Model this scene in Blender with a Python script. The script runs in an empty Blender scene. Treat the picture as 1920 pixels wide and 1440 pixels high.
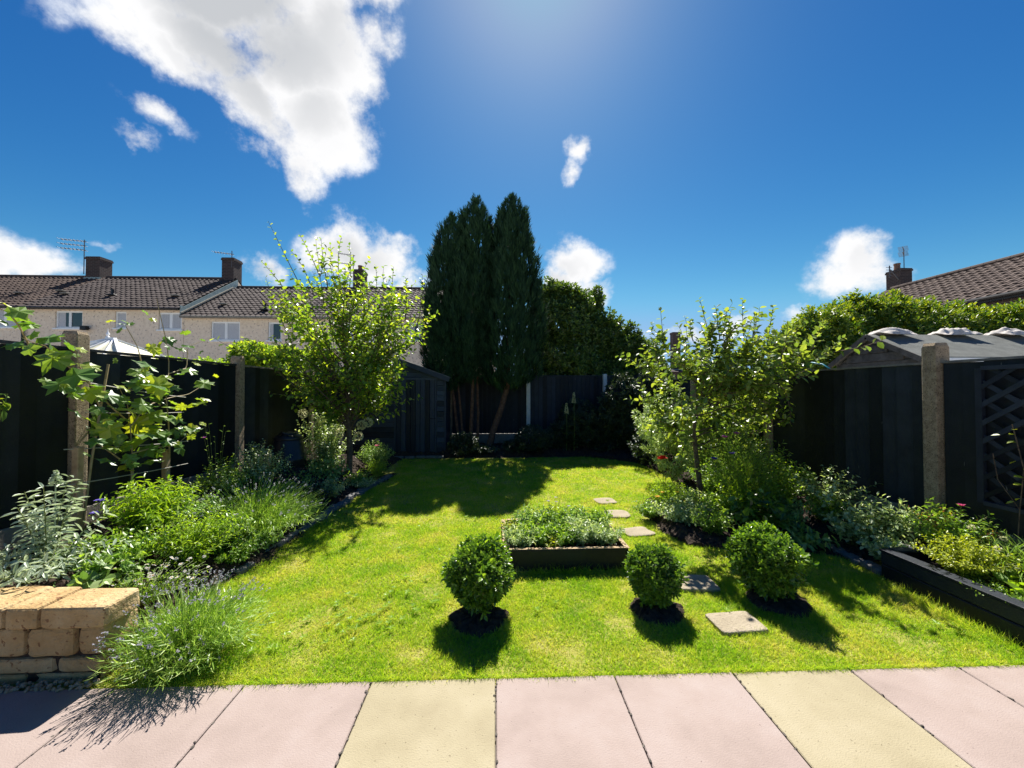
import bpy, math, random
import numpy as np
SC = bpy.context.scene
COL = SC.collection
PI = math.pi
rng = np.random.default_rng(11)
random.seed(5)

# ------------------------------------------------------------------ camera model
FPX, CH = 721.0, 1.43
YAW, PITCH = math.radians(2.38), math.radians(1.03)
cF = np.array([math.sin(YAW)*math.cos(PITCH), math.cos(YAW)*math.cos(PITCH), math.sin(PITCH)])
cR = np.array([math.cos(YAW), -math.sin(YAW), 0.0]); cU = np.cross(cR, cF); cC = np.array([0, 0, CH])
def ray(x, y): return cF + cR*(x-960)/FPX + cU*(720-y)/FPX
def G(x, y, z=0.0): d = ray(x, y); return cC + d*(z-CH)/d[2]
def AY(x, y, Y): d = ray(x, y); return cC + d*Y/d[1]
def AX(x, y, X): d = ray(x, y); return cC + d*X/d[0]

# ------------------------------------------------------------------ mesh builder
OFF = {}
def nrm(a): return a/np.maximum(np.linalg.norm(a, axis=-1, keepdims=True), 1e-9)
class MB:
    def __init__(s): s.V = []; s.F = []; s.n = 0
    def add(s, V, F, m=0):
        V = np.asarray(V, float).reshape(-1, 3)
        for f in (F if isinstance(F, list) else [F]):
            f = np.asarray(f, np.int64)
            if f.size: s.F.append((f + s.n, m))
        s.V.append(V); s.n += len(V)
    def box(s, x0, x1, y0, y1, z0, z1, m=0):
        s.add([(x, y, z) for z in (z0, z1) for y in (y0, y1) for x in (x0, x1)],
              [[0, 2, 3, 1], [4, 5, 7, 6], [0, 1, 5, 4], [2, 6, 7, 3], [0, 4, 6, 2], [1, 3, 7, 5]], m) if False else \
        s.add([(x, y, z) for z in (z0, z1) for y in (y0, y1) for x in (x0, x1)],
              np.array([[0, 2, 3, 1], [4, 5, 7, 6], [0, 1, 5, 4], [2, 6, 7, 3], [0, 4, 6, 2], [1, 3, 7, 5]]), m)
    def obox(s, a, b, w, h, up=(0, 0, 1), m=0):          # bar from a to b, width w, height h
        a = np.array(a, float); b = np.array(b, float); t = nrm(b-a); x = nrm(np.cross(t, np.array(up, float))); u = np.cross(x, t)
        V = [p + x*sx*w/2 + u*su*h/2 for p in (a, b) for su in (-1, 1) for sx in (-1, 1)]
        s.add(V, np.array([[0, 1, 3, 2], [4, 6, 7, 5], [0, 4, 5, 1], [2, 3, 7, 6], [0, 2, 6, 4], [1, 5, 7, 3]]), m)
    def bevbox(s, c, h, b=.006, ax=None, m=0):
        ax = np.eye(3) if ax is None else np.asarray(ax, float); c = np.array(c, float); h = np.array(h, float)
        V = []; idx = {}
        for sx in (-1, 1):
            for sy in (-1, 1):
                for sz in (-1, 1):
                    for k in range(3):
                        p = np.array([sx, sy, sz])*(h-b); p[k] = (sx, sy, sz)[k]*h[k]
                        idx[sx, sy, sz, k] = len(V); V.append(c + p@ax)
        Q = []; T = []
        for k in range(3):
            i, j = (k+1) % 3, (k+2) % 3
            for sg in (-1, 1):
                r = []
                for a, d in ((-1, -1), (1, -1), (1, 1), (-1, 1)):
                    q = [0, 0, 0]; q[k] = sg; q[i] = a; q[j] = d; r.append(idx[q[0], q[1], q[2], k])
                Q.append(r if sg > 0 else r[::-1])
            for a in (-1, 1):
                for d in (-1, 1):
                    q0 = [0, 0, 0]; q0[i] = a; q0[j] = d; q1 = list(q0); q0[k] = -1; q1[k] = 1
                    Q.append([idx[(*q0, i)], idx[(*q1, i)], idx[(*q1, j)], idx[(*q0, j)]])
        for sx in (-1, 1):
            for sy in (-1, 1):
                for sz in (-1, 1): T.append([idx[sx, sy, sz, k] for k in range(3)])
        s.add(V, [np.array(Q), np.array(T)], m)
    def tubes(s, P, Rr, sides=4, m=0):
        P = np.asarray(P, float); Rr = np.asarray(Rr, float); N, S, _ = P.shape
        T = nrm(np.gradient(P, axis=1)); ref = np.where(np.abs(T[..., 2:]) > .9, np.array([1., .1, 0]), np.array([0, 0, 1.]))
        A = nrm(np.cross(T, ref)); B = np.cross(T, A)
        ang = np.arange(sides)*2*PI/sides
        ring = P[:, :, None] + Rr[:, :, None, None]*(A[:, :, None]*np.cos(ang)[:, None] + B[:, :, None]*np.sin(ang)[:, None])
        i = np.arange(N)[:, None, None]*S*sides; j = np.arange(S-1)[None, :, None]*sides; k = np.arange(sides)[None, None]; k2 = (k+1) % sides
        F = np.stack([i+j+k, i+j+k2, i+j+sides+k2, i+j+sides+k], -1).reshape(-1, 4)
        s.add(ring.reshape(-1, 3), F, m)
    def tube(s, pts, r, sides=6, m=0):
        pts = np.array(pts, float); r = np.full(len(pts), r) if np.isscalar(r) else np.array(r)
        s.tubes(pts[None], r[None], sides, m)
        n0 = np.arange(sides)
        V = s.V[-1]; s.add(np.vstack([V[:sides], V[-sides:]]), np.array([n0[::-1], n0+sides]), m)
    def lathe(s, c, prof, n=24, m=0):
        prof = np.array(prof, float); a = np.arange(n)*2*PI/n; S = len(prof)
        V = np.stack([c[0]+prof[:, :1]*np.cos(a), c[1]+prof[:, :1]*np.sin(a), c[2]+np.repeat(prof[:, 1:], n, 1)], -1).reshape(-1, 3)
        j = np.arange(S-1)[:, None]*n; k = np.arange(n)[None]; k2 = (k+1) % n
        s.add(V, np.stack([j+k, j+k2, j+n+k2, j+n+k], -1).reshape(-1, 4), m)
    def prism(s, poly, d, m=0):                            # polygon (k,3) extruded by vector d
        p = np.array(poly, float); k = len(p); d = np.array(d, float)
        i = np.arange(k); j = (i+1) % k
        s.add(np.vstack([p, p+d]), [np.array([i[::-1]]), np.array([i+k]), np.stack([i, j, j+k, i+k], -1)], m)
    def stone(s, c, h, ax=None, n=5, p=5.0, amp=.06, m=0, seed=0):
        r = np.random.default_rng(seed); ax = np.eye(3) if ax is None else np.asarray(ax, float); h = np.array(h, float)
        V = []; F = []; b = 0; t = np.linspace(-1, 1, n+1)
        for k in range(3):
            for sg in (-1, 1):
                a, d = np.meshgrid(t, t, indexing='ij'); q = np.zeros((n+1, n+1, 3)); q[..., k] = sg; q[..., (k+1) % 3] = a; q[..., (k+2) % 3] = d
                V.append(q.reshape(-1, 3)); I = np.arange((n+1)**2).reshape(n+1, n+1)+b; b += (n+1)**2
                f = np.stack([I[:-1, :-1], I[1:, :-1], I[1:, 1:], I[:-1, 1:]], -1).reshape(-1, 4); F.append(f if sg > 0 else f[:, ::-1])
        V = np.vstack(V); V = V/(np.sum(np.abs(V)**p, 1)**(1/p))[:, None]
        dsp = np.zeros(len(V))
        for _ in range(7):
            w = r.normal(0, 2.6, 3); dsp += np.sin(V@w + r.uniform(0, 6.3))/7
        V = V*(1+amp*2.2*dsp)[:, None]*h
        s.add(np.array(c, float) + V@ax, np.vstack(F), m)
    def scatter(s, tpl, pos, d, n, L, W, m=0):
        TV, TF = tpl; d = nrm(d); x = nrm(np.cross(d, n)); n = np.cross(x, d)
        N = len(pos); L = np.broadcast_to(L, (N,)); W = np.broadcast_to(W, (N,))
        V = pos[:, None] + x[:, None]*(TV[None, :, :1]*W[:, None, None]) + d[:, None]*(TV[None, :, 1:2]*L[:, None, None]) + n[:, None]*(TV[None, :, 2:]*L[:, None, None])
        o = (np.arange(N)*len(TV))[:, None, None]
        s.add(V.reshape(-1, 3), [(f[None]+o).reshape(-1, f.shape[1]) for f in TF], m)
    def build(s, name, mats, parent=None, loc=None, smooth=False):
        V = np.vstack(s.V)
        if parent is not None: off = OFF[parent.name]; l = (0, 0, 0)
        else:
            l = np.array(loc if loc is not None else ((V[:, 0].min()+V[:, 0].max())/2, (V[:, 1].min()+V[:, 1].max())/2, V[:, 2].min()), float); off = l
        V = V - off
        me = bpy.data.meshes.new(name); me.vertices.add(len(V)); me.vertices.foreach_set('co', V.astype(np.float32).ravel())
        lv = np.concatenate([f.ravel() for f, _ in s.F]); lt = np.concatenate([np.full(len(f), f.shape[1]) for f, _ in s.F])
        mi = np.concatenate([np.full(len(f), m) for f, m in s.F])
        me.loops.add(len(lv)); me.loops.foreach_set('vertex_index', lv.astype(np.int32))
        me.polygons.add(len(lt)); me.polygons.foreach_set('loop_start', (np.cumsum(lt)-lt).astype(np.int32)); me.polygons.foreach_set('loop_total', lt.astype(np.int32))
        me.polygons.foreach_set('material_index', mi.astype(np.int32))
        me.polygons.foreach_set('use_smooth', np.full(len(lt), smooth))
        me.update(calc_edges=True)
        for m in (mats if isinstance(mats, (list, tuple)) else [mats]): me.materials.append(m)
        o = bpy.data.objects.new(name, me); COL.objects.link(o); o.parent = parent; o.location = l
        OFF[o.name] = np.array(off, float)
        return o
def tag(o, label, cat, group=None):
    o['label'] = label; o['category'] = cat
    if group: o['group'] = group
    return o
def thing(name, label, cat, loc, group=None):
    o = bpy.data.objects.new(name, None); COL.objects.link(o); o.location = loc; o.empty_display_size = .1
    OFF[o.name] = np.array(loc, float); return tag(o, label, cat, group)
def struct(o, kind='structure'): o['kind'] = kind; return o
def dup(o, loc=None, rz=0., scale=1., label=None, parent=None):
    c = o.copy(); COL.objects.link(c); c.parent = parent
    if loc is not None: c.location = loc; c.rotation_euler = (0, 0, rz); c.scale = (scale,)*3
    if label: c['label'] = label
    for ch in list(o.children): dup(ch, parent=c)
    return c

# ------------------------------------------------------------------ materials
def newmat(name):
    m = bpy.data.materials.new(name); m.use_nodes = True; nt = m.node_tree; nt.nodes.clear(); return m, nt
def nd(nt, t, **kw):
    n = nt.nodes.new(t)
    for k, v in kw.items():
        if k.startswith('i_'): n.inputs[k[2:].replace('_', ' ')].default_value = v
        else: setattr(n, k, v)
    return n
def c4(c): return (c[0], c[1], c[2], 1)
def ramp(nt, fac, stops):
    r = nd(nt, 'ShaderNodeValToRGB'); e = r.color_ramp.elements
    while len(e) < len(stops): e.new(.5)
    for q, (p, c) in zip(e, stops): q.position = p; q.color = c4(c)
    nt.links.new(fac, r.inputs[0]); return r.outputs[0]
def pm(name, c1, c2=None, scale=6., rough=.75, bump=0., bscale=60., spec=.3, c3=None, detail=6, speck=None, speck_scale=90, speck_amt=.62):
    m, nt = newmat(name); L = nt.links.new
    out = nd(nt, 'ShaderNodeOutputMaterial'); b = nd(nt, 'ShaderNodeBsdfPrincipled'); L(b.outputs[0], out.inputs[0])
    b.inputs['Roughness'].default_value = rough; b.inputs['Specular IOR Level'].default_value = spec
    tc = nd(nt, 'ShaderNodeTexCoord')
    col = None
    if c2 is None: b.inputs['Base Color'].default_value = c4(c1)
    else:
        n = nd(nt, 'ShaderNodeTexNoise', i_Scale=scale, i_Detail=detail, i_Roughness=.62); L(tc.outputs['Object'], n.inputs['Vector'])
        st = [(.32, c1), (.68, c2)] if c3 is None else [(.28, c1), (.5, c2), (.72, c3)]
        col = ramp(nt, n.outputs['Fac'], st)
        if speck is not None:
            n2 = nd(nt, 'ShaderNodeTexNoise', i_Scale=speck_scale, i_Detail=2.); L(tc.outputs['Object'], n2.inputs['Vector'])
            f = ramp(nt, n2.outputs['Fac'], [(speck_amt, (0, 0, 0)), (speck_amt+.06, (1, 1, 1))])
            mx = nd(nt, 'ShaderNodeMix', data_type='RGBA'); L(f, mx.inputs[0]); L(col, mx.inputs[6]); mx.inputs[7].default_value = c4(speck); col = mx.outputs[2]
        L(col, b.inputs['Base Color'])
    if bump:
        n3 = nd(nt, 'ShaderNodeTexNoise', i_Scale=bscale, i_Detail=5.); L(tc.outputs['Object'], n3.inputs['Vector'])
        bp = nd(nt, 'ShaderNodeBump', i_Strength=bump, i_Distance=.01); L(n3.outputs['Fac'], bp.inputs['Height']); L(bp.outputs[0], b.inputs['Normal'])
    return m
def leafmat(name, cols, trans=.4, tcol=None, rough=.42, spec=.35, world_noise=None):
    if 'leaf' in name or 'stem' in name or 'spray' in name: k = 1.45 if 'dark_shrub' not in name else 1.2; cols = [tuple(min(q*k, .75) for q in c) for c in cols]; spec, rough = (.15, .7) if 'spray' in name else (max(spec, .65), min(rough, .40))
    m, nt = newmat(name); L = nt.links.new
    out = nd(nt, 'ShaderNodeOutputMaterial'); b = nd(nt, 'ShaderNodeBsdfPrincipled'); b.inputs['Roughness'].default_value = rough; b.inputs['Specular IOR Level'].default_value = spec
    g = nd(nt, 'ShaderNodeNewGeometry'); k = len(cols)
    fac = g.outputs['Random Per Island']
    if world_noise:
        tc = nd(nt, 'ShaderNodeTexCoord'); n = nd(nt, 'ShaderNodeTexNoise', i_Scale=world_noise, i_Detail=5., i_Roughness=.65); L(tc.outputs['Object'], n.inputs['Vector'])
        a = nd(nt, 'ShaderNodeMath', operation='MULTIPLY_ADD'); L(n.outputs['Fac'], a.inputs[0]); a.inputs[1].default_value = 2.0; a.inputs[2].default_value = -.75
        s = nd(nt, 'ShaderNodeMath', operation='MULTIPLY_ADD'); L(fac, s.inputs[0]); s.inputs[1].default_value = .55; L(a.outputs[0], s.inputs[2]); s.use_clamp = True; fac = s.outputs[0]
    col = ramp(nt, fac, [((i+.0)/max(k-1, 1), c) for i, c in enumerate(cols)])
    L(col, b.inputs['Base Color'])
    t = nd(nt, 'ShaderNodeBsdfTranslucent')
    mx = nd(nt, 'ShaderNodeMix', data_type='RGBA', blend_type='MULTIPLY'); mx.inputs[0].default_value = 1; L(col, mx.inputs[6]); mx.inputs[7].default_value = c4(tcol or (1.5, 1.35, .6)); mx.clamp_result = False
    L(mx.outputs[2], t.inputs[0])
    ms = nd(nt, 'ShaderNodeMixShader'); ms.inputs[0].default_value = trans; L(b.outputs[0], ms.inputs[1]); L(t.outputs[0], ms.inputs[2]); L(ms.outputs[0], out.inputs[0])
    return m

M = {}
M['pink'] = pm('pink_slab', (.245, .190, .165), (.300, .236, .208), 2.6, .8, .25, 160, .25, speck=(.15, .11, .10), speck_scale=95, speck_amt=.70, c3=(.335, .275, .25))
M['buff'] = pm('buff_slab', (.255, .215, .132), (.305, .262, .166), 2.6, .8, .3, 160, .25, speck=(.17, .14, .085), speck_scale=80, speck_amt=.67, c3=(.345, .30, .20))
M['joint'] = pm('joint_sand', (.05, .045, .04), (.14, .12, .10), 14, .95)
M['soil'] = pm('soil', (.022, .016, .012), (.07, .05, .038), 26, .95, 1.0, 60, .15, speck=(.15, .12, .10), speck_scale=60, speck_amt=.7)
M['lawnbase'] = pm('lawn_soil', (.16, .18, .03), (.26, .26, .05), 9, .95, .6, 120, .1, c3=(.33, .28, .11))
M['ground'] = pm('rough_ground', (.30, .28, .25), (.40, .37, .33), .8, .95)
M['grass'] = leafmat('lawn_blade', [(.145, .33, .018), (.235, .43, .028), (.35, .51, .04), (.47, .54, .085), (.60, .56, .22)], .5, (1.35, 1.25, .5), .5, .25, world_noise=2.6)
M['fence'] = pm('anthracite_paint', (.0075, .0095, .0125), (.013, .016, .021), 7, .62, .25, 90, .25, speck=(.03, .035, .042), speck_scale=30, speck_amt=.72)
M['fence_back'] = pm('slate_blue_paint', (.020, .025, .036), (.030, .037, .050), 7, .6, .25, 90, .3)
M['shed'] = pm('shed_blue_paint', (.024, .032, .046), (.034, .043, .060), 6, .55, .2, 80, .35)
M['cap'] = pm('timber_cap', (.10, .10, .10), (.22, .21, .19), 12, .7)
M['post'] = pm('aggregate_concrete', (.20, .15, .10), (.34, .265, .18), 30, .9, 1.0, 150, .15, c3=(.46, .37, .26), speck=(.10, .075, .05), speck_scale=120, speck_amt=.58)
M['paleconc'] = pm('pale_concrete', (.17, .155, .13), (.27, .25, .21), 9, .9, .5, 90, .2)
M['sunlit_post'] = pm('sunlit_pale_post', (.55, .55, .53), (.68, .67, .64), 9, .9, .3, 90, .2)  # post concrete with sunlight put into its pale colour
M['sand'] = pm('sandstone', (.33, .21, .088), (.43, .30, .145), 6, .9, 1.0, 70, .15, c3=(.52, .40, .225), speck=(.22, .12, .06), speck_scale=38, speck_amt=.63)
M['stone'] = pm('grey_stone', (.10, .10, .10), (.20, .195, .185), 14, .85, .8, 80, .25)
M['step'] = pm('step_slab', (.28, .235, .165), (.37, .315, .23), 7, .9, .8, 90, .15, speck=(.17, .14, .10), speck_scale=60, speck_amt=.64)
M['gravel'] = pm('gravel', (.25, .18, .11), (.45, .36, .25), 40, .9)
M['wood'] = pm('stake_wood', (.30, .20, .11), (.46, .34, .20), 20, .8, .4, 100)
M['cane'] = pm('bamboo', (.30, .22, .11), (.42, .33, .19), 20, .6)
M['wire'] = pm('wire', (.35, .33, .29), None, rough=.45, spec=.6)
M['bark'] = pm('bark', (.06, .045, .032), (.17, .13, .09), 22, .9, .8, 60, .2)
M['redbark'] = pm('conifer_bark', (.09, .045, .03), (.20, .11, .075), 20, .9, .8, 60, .2)
M['stem'] = pm('green_stem', (.10, .14, .03), (.17, .20, .06), 12, .6)
M['black'] = pm('black_plastic', (.012, .013, .014), (.022, .023, .025), 10, .38, .1, 60, .5)
M['render'] = pm('pebbledash', (.68, .54, .40), (.80, .65, .50), 7, .95, .8, 24, .15, c3=(.86, .73, .58), speck=(.46, .35, .28), speck_scale=11, speck_amt=.60)
M['tile'] = pm('roof_tile', (.042, .031, .029), (.070, .054, .050), 1.6, .85, .4, 40, .2, c3=(.092, .073, .068))
M['tile_brown'] = pm('mossy_roof_tile', (.056, .037, .031), (.09, .063, .052), 1.6, .85, .4, 40, .2, c3=(.12, .085, .066))
M['white'] = pm('white_upvc', (.78, .78, .78), (.84, .84, .84), 4, .35, spec=.5)
M['gutter'] = pm('black_gutter', (.015, .015, .016), None, rough=.4)
M['lead'] = pm('lead_flashing', (.16, .23, .24), (.30, .38, .38), 9, .6)
M['felt'] = pm('roof_felt', (.125, .13, .118), (.19, .195, .178), 5, .95, .6, 200, .15)
M['grey_board'] = pm('weathered_board', (.06, .055, .05), (.15, .14, .125), 7, .9, .6, 60, .15)
M['sack'] = pm('sack_cloth', (.42, .38, .34), (.60, .56, .51), 9, .9, .6, 50, .15)
M['cream'] = pm('polycarbonate', (.60, .57, .40), (.68, .65, .48), 2, .4, spec=.4)
M['aerial'] = pm('aerial_metal', (.10, .10, .11), None, rough=.5)
M['pot'] = pm('chimney_pot', (.17, .09, .06), (.24, .13, .09), 8, .8)
M['hose'] = pm('teal_hose', (.02, .20, .27), None, rough=.4)
M['blind_and_sheen'] = pm('blind_and_sheen_grey', (.42, .43, .46), (.52, .53, .56), 30, .8)
def brickmat(name, c1, c2, mort):
    m, nt = newmat(name); L = nt.links.new
    out = nd(nt, 'ShaderNodeOutputMaterial'); b = nd(nt, 'ShaderNodeBsdfPrincipled'); b.inputs['Roughness'].default_value = .9; L(b.outputs[0], out.inputs[0])
    tc = nd(nt, 'ShaderNodeTexCoord'); sp = nd(nt, 'ShaderNodeSeparateXYZ'); L(tc.outputs['Object'], sp.inputs[0])
    a = nd(nt, 'ShaderNodeMath'); L(sp.outputs[0], a.inputs[0]); L(sp.outputs[1], a.inputs[1]); cb = nd(nt, 'ShaderNodeCombineXYZ'); L(a.outputs[0], cb.inputs[0]); L(sp.outputs[2], cb.inputs[1])
    br = nd(nt, 'ShaderNodeTexBrick', i_Scale=1., i_Color1=c4(c1), i_Color2=c4(c2), i_Mortar=c4(mort)); br.inputs['Brick Width'].default_value = .24; br.inputs['Row Height'].default_value = .085; br.inputs['Mortar Size'].default_value = .011
    L(cb.outputs[0], br.inputs['Vector']); L(br.outputs[0], b.inputs['Base Color']); return m
M['brick'] = brickmat('dark_brick', (.032, .019, .017), (.06, .035, .03), (.095, .08, .072))
def boardmat(name, c1, c2, rough=.6):
    m = pm(name, c1, c2, 7, rough, .25, 90, .25); nt = m.node_tree; b = [q for q in nt.nodes if q.type == 'BSDF_PRINCIPLED'][0]; src = b.inputs['Base Color'].links[0].from_socket
    g = nd(nt, 'ShaderNodeNewGeometry'); f = ramp(nt, g.outputs['Random Per Island'], [(0, (.38, .38, .38)), (1, (1.9, 1.9, 1.9))])
    mx = nd(nt, 'ShaderNodeMix', data_type='RGBA', blend_type='MULTIPLY'); mx.inputs[0].default_value = 1; nt.links.new(src, mx.inputs[6]); nt.links.new(f, mx.inputs[7]); tc = nd(nt, 'ShaderNodeTexCoord'); mp = nd(nt, 'ShaderNodeMapping'); mp.inputs['Scale'].default_value = (34, 34, 5); nt.links.new(tc.outputs['Object'], mp.inputs[0])
    n2 = nd(nt, 'ShaderNodeTexNoise', i_Scale=1., i_Detail=3.); nt.links.new(mp.outputs[0], n2.inputs['Vector']); f2 = ramp(nt, n2.outputs['Fac'], [(.735, (0, 0, 0)), (.76, (1, 1, 1))])
    m2 = nd(nt, 'ShaderNodeMix', data_type='RGBA'); nt.links.new(f2, m2.inputs[0]); nt.links.new(mx.outputs[2], m2.inputs[6]); m2.inputs[7].default_value = (.11, .11, .105, 1)
    nt.links.new(m2.outputs[2], b.inputs['Base Color']); return m
M['fence'] = boardmat('anthracite_paint', (.009, .0115, .016), (.015, .019, .026), .42); M['fence_back'] = boardmat('slate_blue_paint', (.012, .016, .025), (.020, .026, .038)); M['shed'] = boardmat('shed_blue_paint', (.024, .033, .050), (.034, .045, .066), .5)
def glassmat():
    m, nt = newmat('window_glass'); b = nd(nt, 'ShaderNodeBsdfPrincipled'); out = nd(nt, 'ShaderNodeOutputMaterial'); nt.links.new(b.outputs[0], out.inputs[0])
    b.inputs['Base Color'].default_value = (.03, .035, .04, 1); b.inputs['Roughness'].default_value = .06; b.inputs['Specular IOR Level'].default_value = .8; return m
M['glass'] = glassmat()
def petal(name, c, t=.35): return leafmat(name, [tuple(q*.85 for q in c), c], t, (1.1, 1.1, 1.1), .6, .2)
M['p_white'] = petal('white_petal', (.80, .78, .74)); M['p_red'] = petal('red_petal', (.75, .03, .02)); M['p_pink'] = petal('pink_petal', (.72, .12, .28))
M['p_yellow'] = petal('yellow_petal', (.80, .48, .03)); M['p_violet'] = petal('violet_petal', (.14, .10, .50)); M['p_lilac'] = petal('lilac_bloom', (.42, .40, .47)); M['p_cream'] = petal('cream_bloom', (.72, .70, .42))
M['p_mauve'] = petal('mauve_petal', (.45, .12, .38)); M['p_rose'] = petal('rose_leaf', (.45, .14, .05))
M['l_plum'] = leafmat('plum_leaf', [(.05, .11, .014), (.09, .17, .02), (.15, .23, .028), (.25, .31, .04)], .5, (1.9, 1.7, .5), .33, .5)
M['l_apple'] = leafmat('apple_leaf', [(.055, .10, .02), (.085, .14, .028), (.13, .19, .035), (.20, .25, .05)], .45, (1.7, 1.55, .55), .34, .5)
M['l_grape'] = leafmat('vine_leaf', [(.06, .13, .03), (.09, .17, .035), (.14, .22, .035), (.28, .32, .03)], .45, (1.7, 1.55, .45), .36, .5)
M['l_con'] = leafmat('conifer_spray', [(.007, .022, .011), (.013, .036, .017), (.024, .054, .024)], .12, (1.3, 1.3, .6), .6, .2)
M['l_dark'] = leafmat('evergreen_leaf', [(.022, .050, .012), (.04, .08, .015), (.07, .12, .02), (.12, .17, .025)], .3, (1.7, 1.6, .5), .4, .4)
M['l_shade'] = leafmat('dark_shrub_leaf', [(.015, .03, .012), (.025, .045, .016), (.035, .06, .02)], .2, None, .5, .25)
M['l_hedge'] = leafmat('hedge_leaf', [(.035, .08, .010), (.06, .12, .013), (.11, .16, .018), (.18, .22, .022)], .4, (1.8, 1.6, .4), .45, .35)
M['l_box'] = leafmat('box_leaf', [(.028, .065, .010), (.05, .11, .013), (.09, .17, .018), (.15, .24, .028)], .42, (1.7, 1.6, .5), .3, .5)
M['l_lav'] = leafmat('lavender_stem', [(.10, .19, .025), (.15, .25, .035), (.20, .31, .05), (.28, .35, .10)], .35, (1.4, 1.4, .6), .5, .25)
M['l_silver'] = leafmat('silver_leaf', [(.22, .27, .19), (.32, .37, .28), (.42, .47, .36)], .25, (1.2, 1.25, .8), .55, .3)
M['l_green'] = leafmat('herb_leaf', [(.075, .145, .022), (.11, .20, .028), (.16, .26, .035), (.22, .31, .05)], .42, (1.6, 1.55, .5), .42, .4)
M['l_bright'] = leafmat('bright_leaf', [(.12, .22, .02), (.18, .28, .025), (.25, .34, .03)], .45, (1.5, 1.45, .4), .42, .4)
M['l_pale'] = leafmat('pale_leaf', [(.15, .22, .09), (.22, .29, .13), (.30, .37, .19), (.42, .47, .28)], .35, (1.4, 1.4, .6), .38, .5)
M['l_mid'] = leafmat('grey_green_leaf', [(.09, .17, .04), (.14, .24, .06), (.20, .30, .085), (.28, .36, .14)], .38, (1.4, 1.4, .6), .42, .4)
M['l_gold'] = leafmat('golden_leaf', [(.20, .25, .018), (.28, .33, .022), (.37, .40, .035)], .4, (1.3, 1.25, .4), .42, .35)
M['l_orange'] = leafmat('bronze_leaf', [(.20, .09, .03), (.30, .13, .04), (.22, .20, .06)], .4, (1.5, 1.2, .6), .42, .35)

# ------------------------------------------------------------------ leaf templates (x: width, y: length, z: normal)
A = np.array
T_OV = (A([(0, 0, 0), (-.5, .36, .07), (-.38, .72, .04), (0, 1, -.09), (.38, .72, .04), (.5, .36, .07)]), [A([[0, 5, 4, 3], [0, 3, 2, 1]])])
T_BL = (A([(-.5, 0, 0), (.5, 0, 0), (.42, .45, .03), (-.42, .45, .03), (.25, .8, -.06), (-.25, .8, -.06), (0, 1, -.16)]), [A([[0, 1, 2, 3], [3, 2, 4, 5]]), A([[5, 4, 6]])])
T_GR = (A([(-.5, 0, 0), (.5, 0, 0), (.33, .55, .05), (-.33, .55, .05), (0, 1, .22)]), [A([[0, 1, 2, 3]]), A([[3, 2, 4]])])
T_TRI = (A([(-.5, 0, 0), (.5, 0, 0), (0, 1, .1)]), [A([[0, 1, 2]])])
_g = [(.0, .02), (.20, -.10), (.40, .0), (.36, .18), (.60, .34), (.40, .48), (.42, .68), (.20, .66)]
_o = [(x, y) for x, y in _g] + [(0, 1.0)] + [(-x, y) for x, y in _g[:0:-1]]
T_VINE = (A([(0, .34, .0)] + [(x, y, .07*math.sin(9*x+5*y)-.42*x*x-.10*y*y) for x, y in _o]), [A([[0, i+1, (i+1) % len(_o)+1] for i in range(len(_o))])])
def compound(k, el0, el1, l=.62, w=.22, whorl=2.4, top=True, seed=3):
    """a shoot of k small leaves round an axis (unit length)"""
    r = np.random.default_rng(seed); V = []; F = []; b = 0
    for i in range(k):
        t = i/(k-1) if k > 1 else 0; a = i*whorl + r.uniform(-.3, .3); e = el0+(el1-el0)*t + r.uniform(-.15, .15)
        ll = l*(1-.35*t)*r.uniform(.8, 1.15); d = A([math.cos(a)*math.cos(e), math.sin(e), math.sin(a)*math.cos(e)])
        nn = A([-math.cos(a)*math.sin(e), math.cos(e), -math.sin(a)*math.sin(e)]); x = np.cross(d, nn); p = A([0, .55*t, 0])
        tv = T_OV[0]; V.append(p + x*(tv[:, :1]*w) + d*(tv[:, 1:2]*ll) + nn*(tv[:, 2:]*ll)); F.append(T_OV[1][0]+b); b += len(tv)
    return (np.vstack(V), [np.vstack(F)])
T_SHOOT = compound(8, .1, 1.1)
T_SPRIG = None
def _sprig():
    V = []; F = []; b = 0
    for i, (y, a, l) in enumerate([(0, .5, .55), (.05, -.5, .55), (.2, .42, .55), (.25, -.42, .5), (.4, .25, .55), (.42, -.3, .5), (.35, .0, .65)]):
        d = A([math.sin(a), math.cos(a)]); x = A([d[1], -d[0]]); z = .12*((i % 3)-1)
        for q in ((0, 0), (.055, .45), (0, 1), (-.055, .45)): p = A([0, y]) + x*q[0] + d*l*q[1]; V.append((p[0], p[1], z*q[1]))
        F.append([b, b+1, b+2, b+3]); b += 4
    return (A(V), [A(F)])
T_SPRIG = _sprig()
def rdir(r, n, zmin=-1, zmax=1):
    z = r.uniform(zmin, zmax, n); a = r.uniform(0, 2*PI, n); q = np.sqrt(1-z*z); return np.stack([q*np.cos(a), q*np.sin(a), z], -1)

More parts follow.
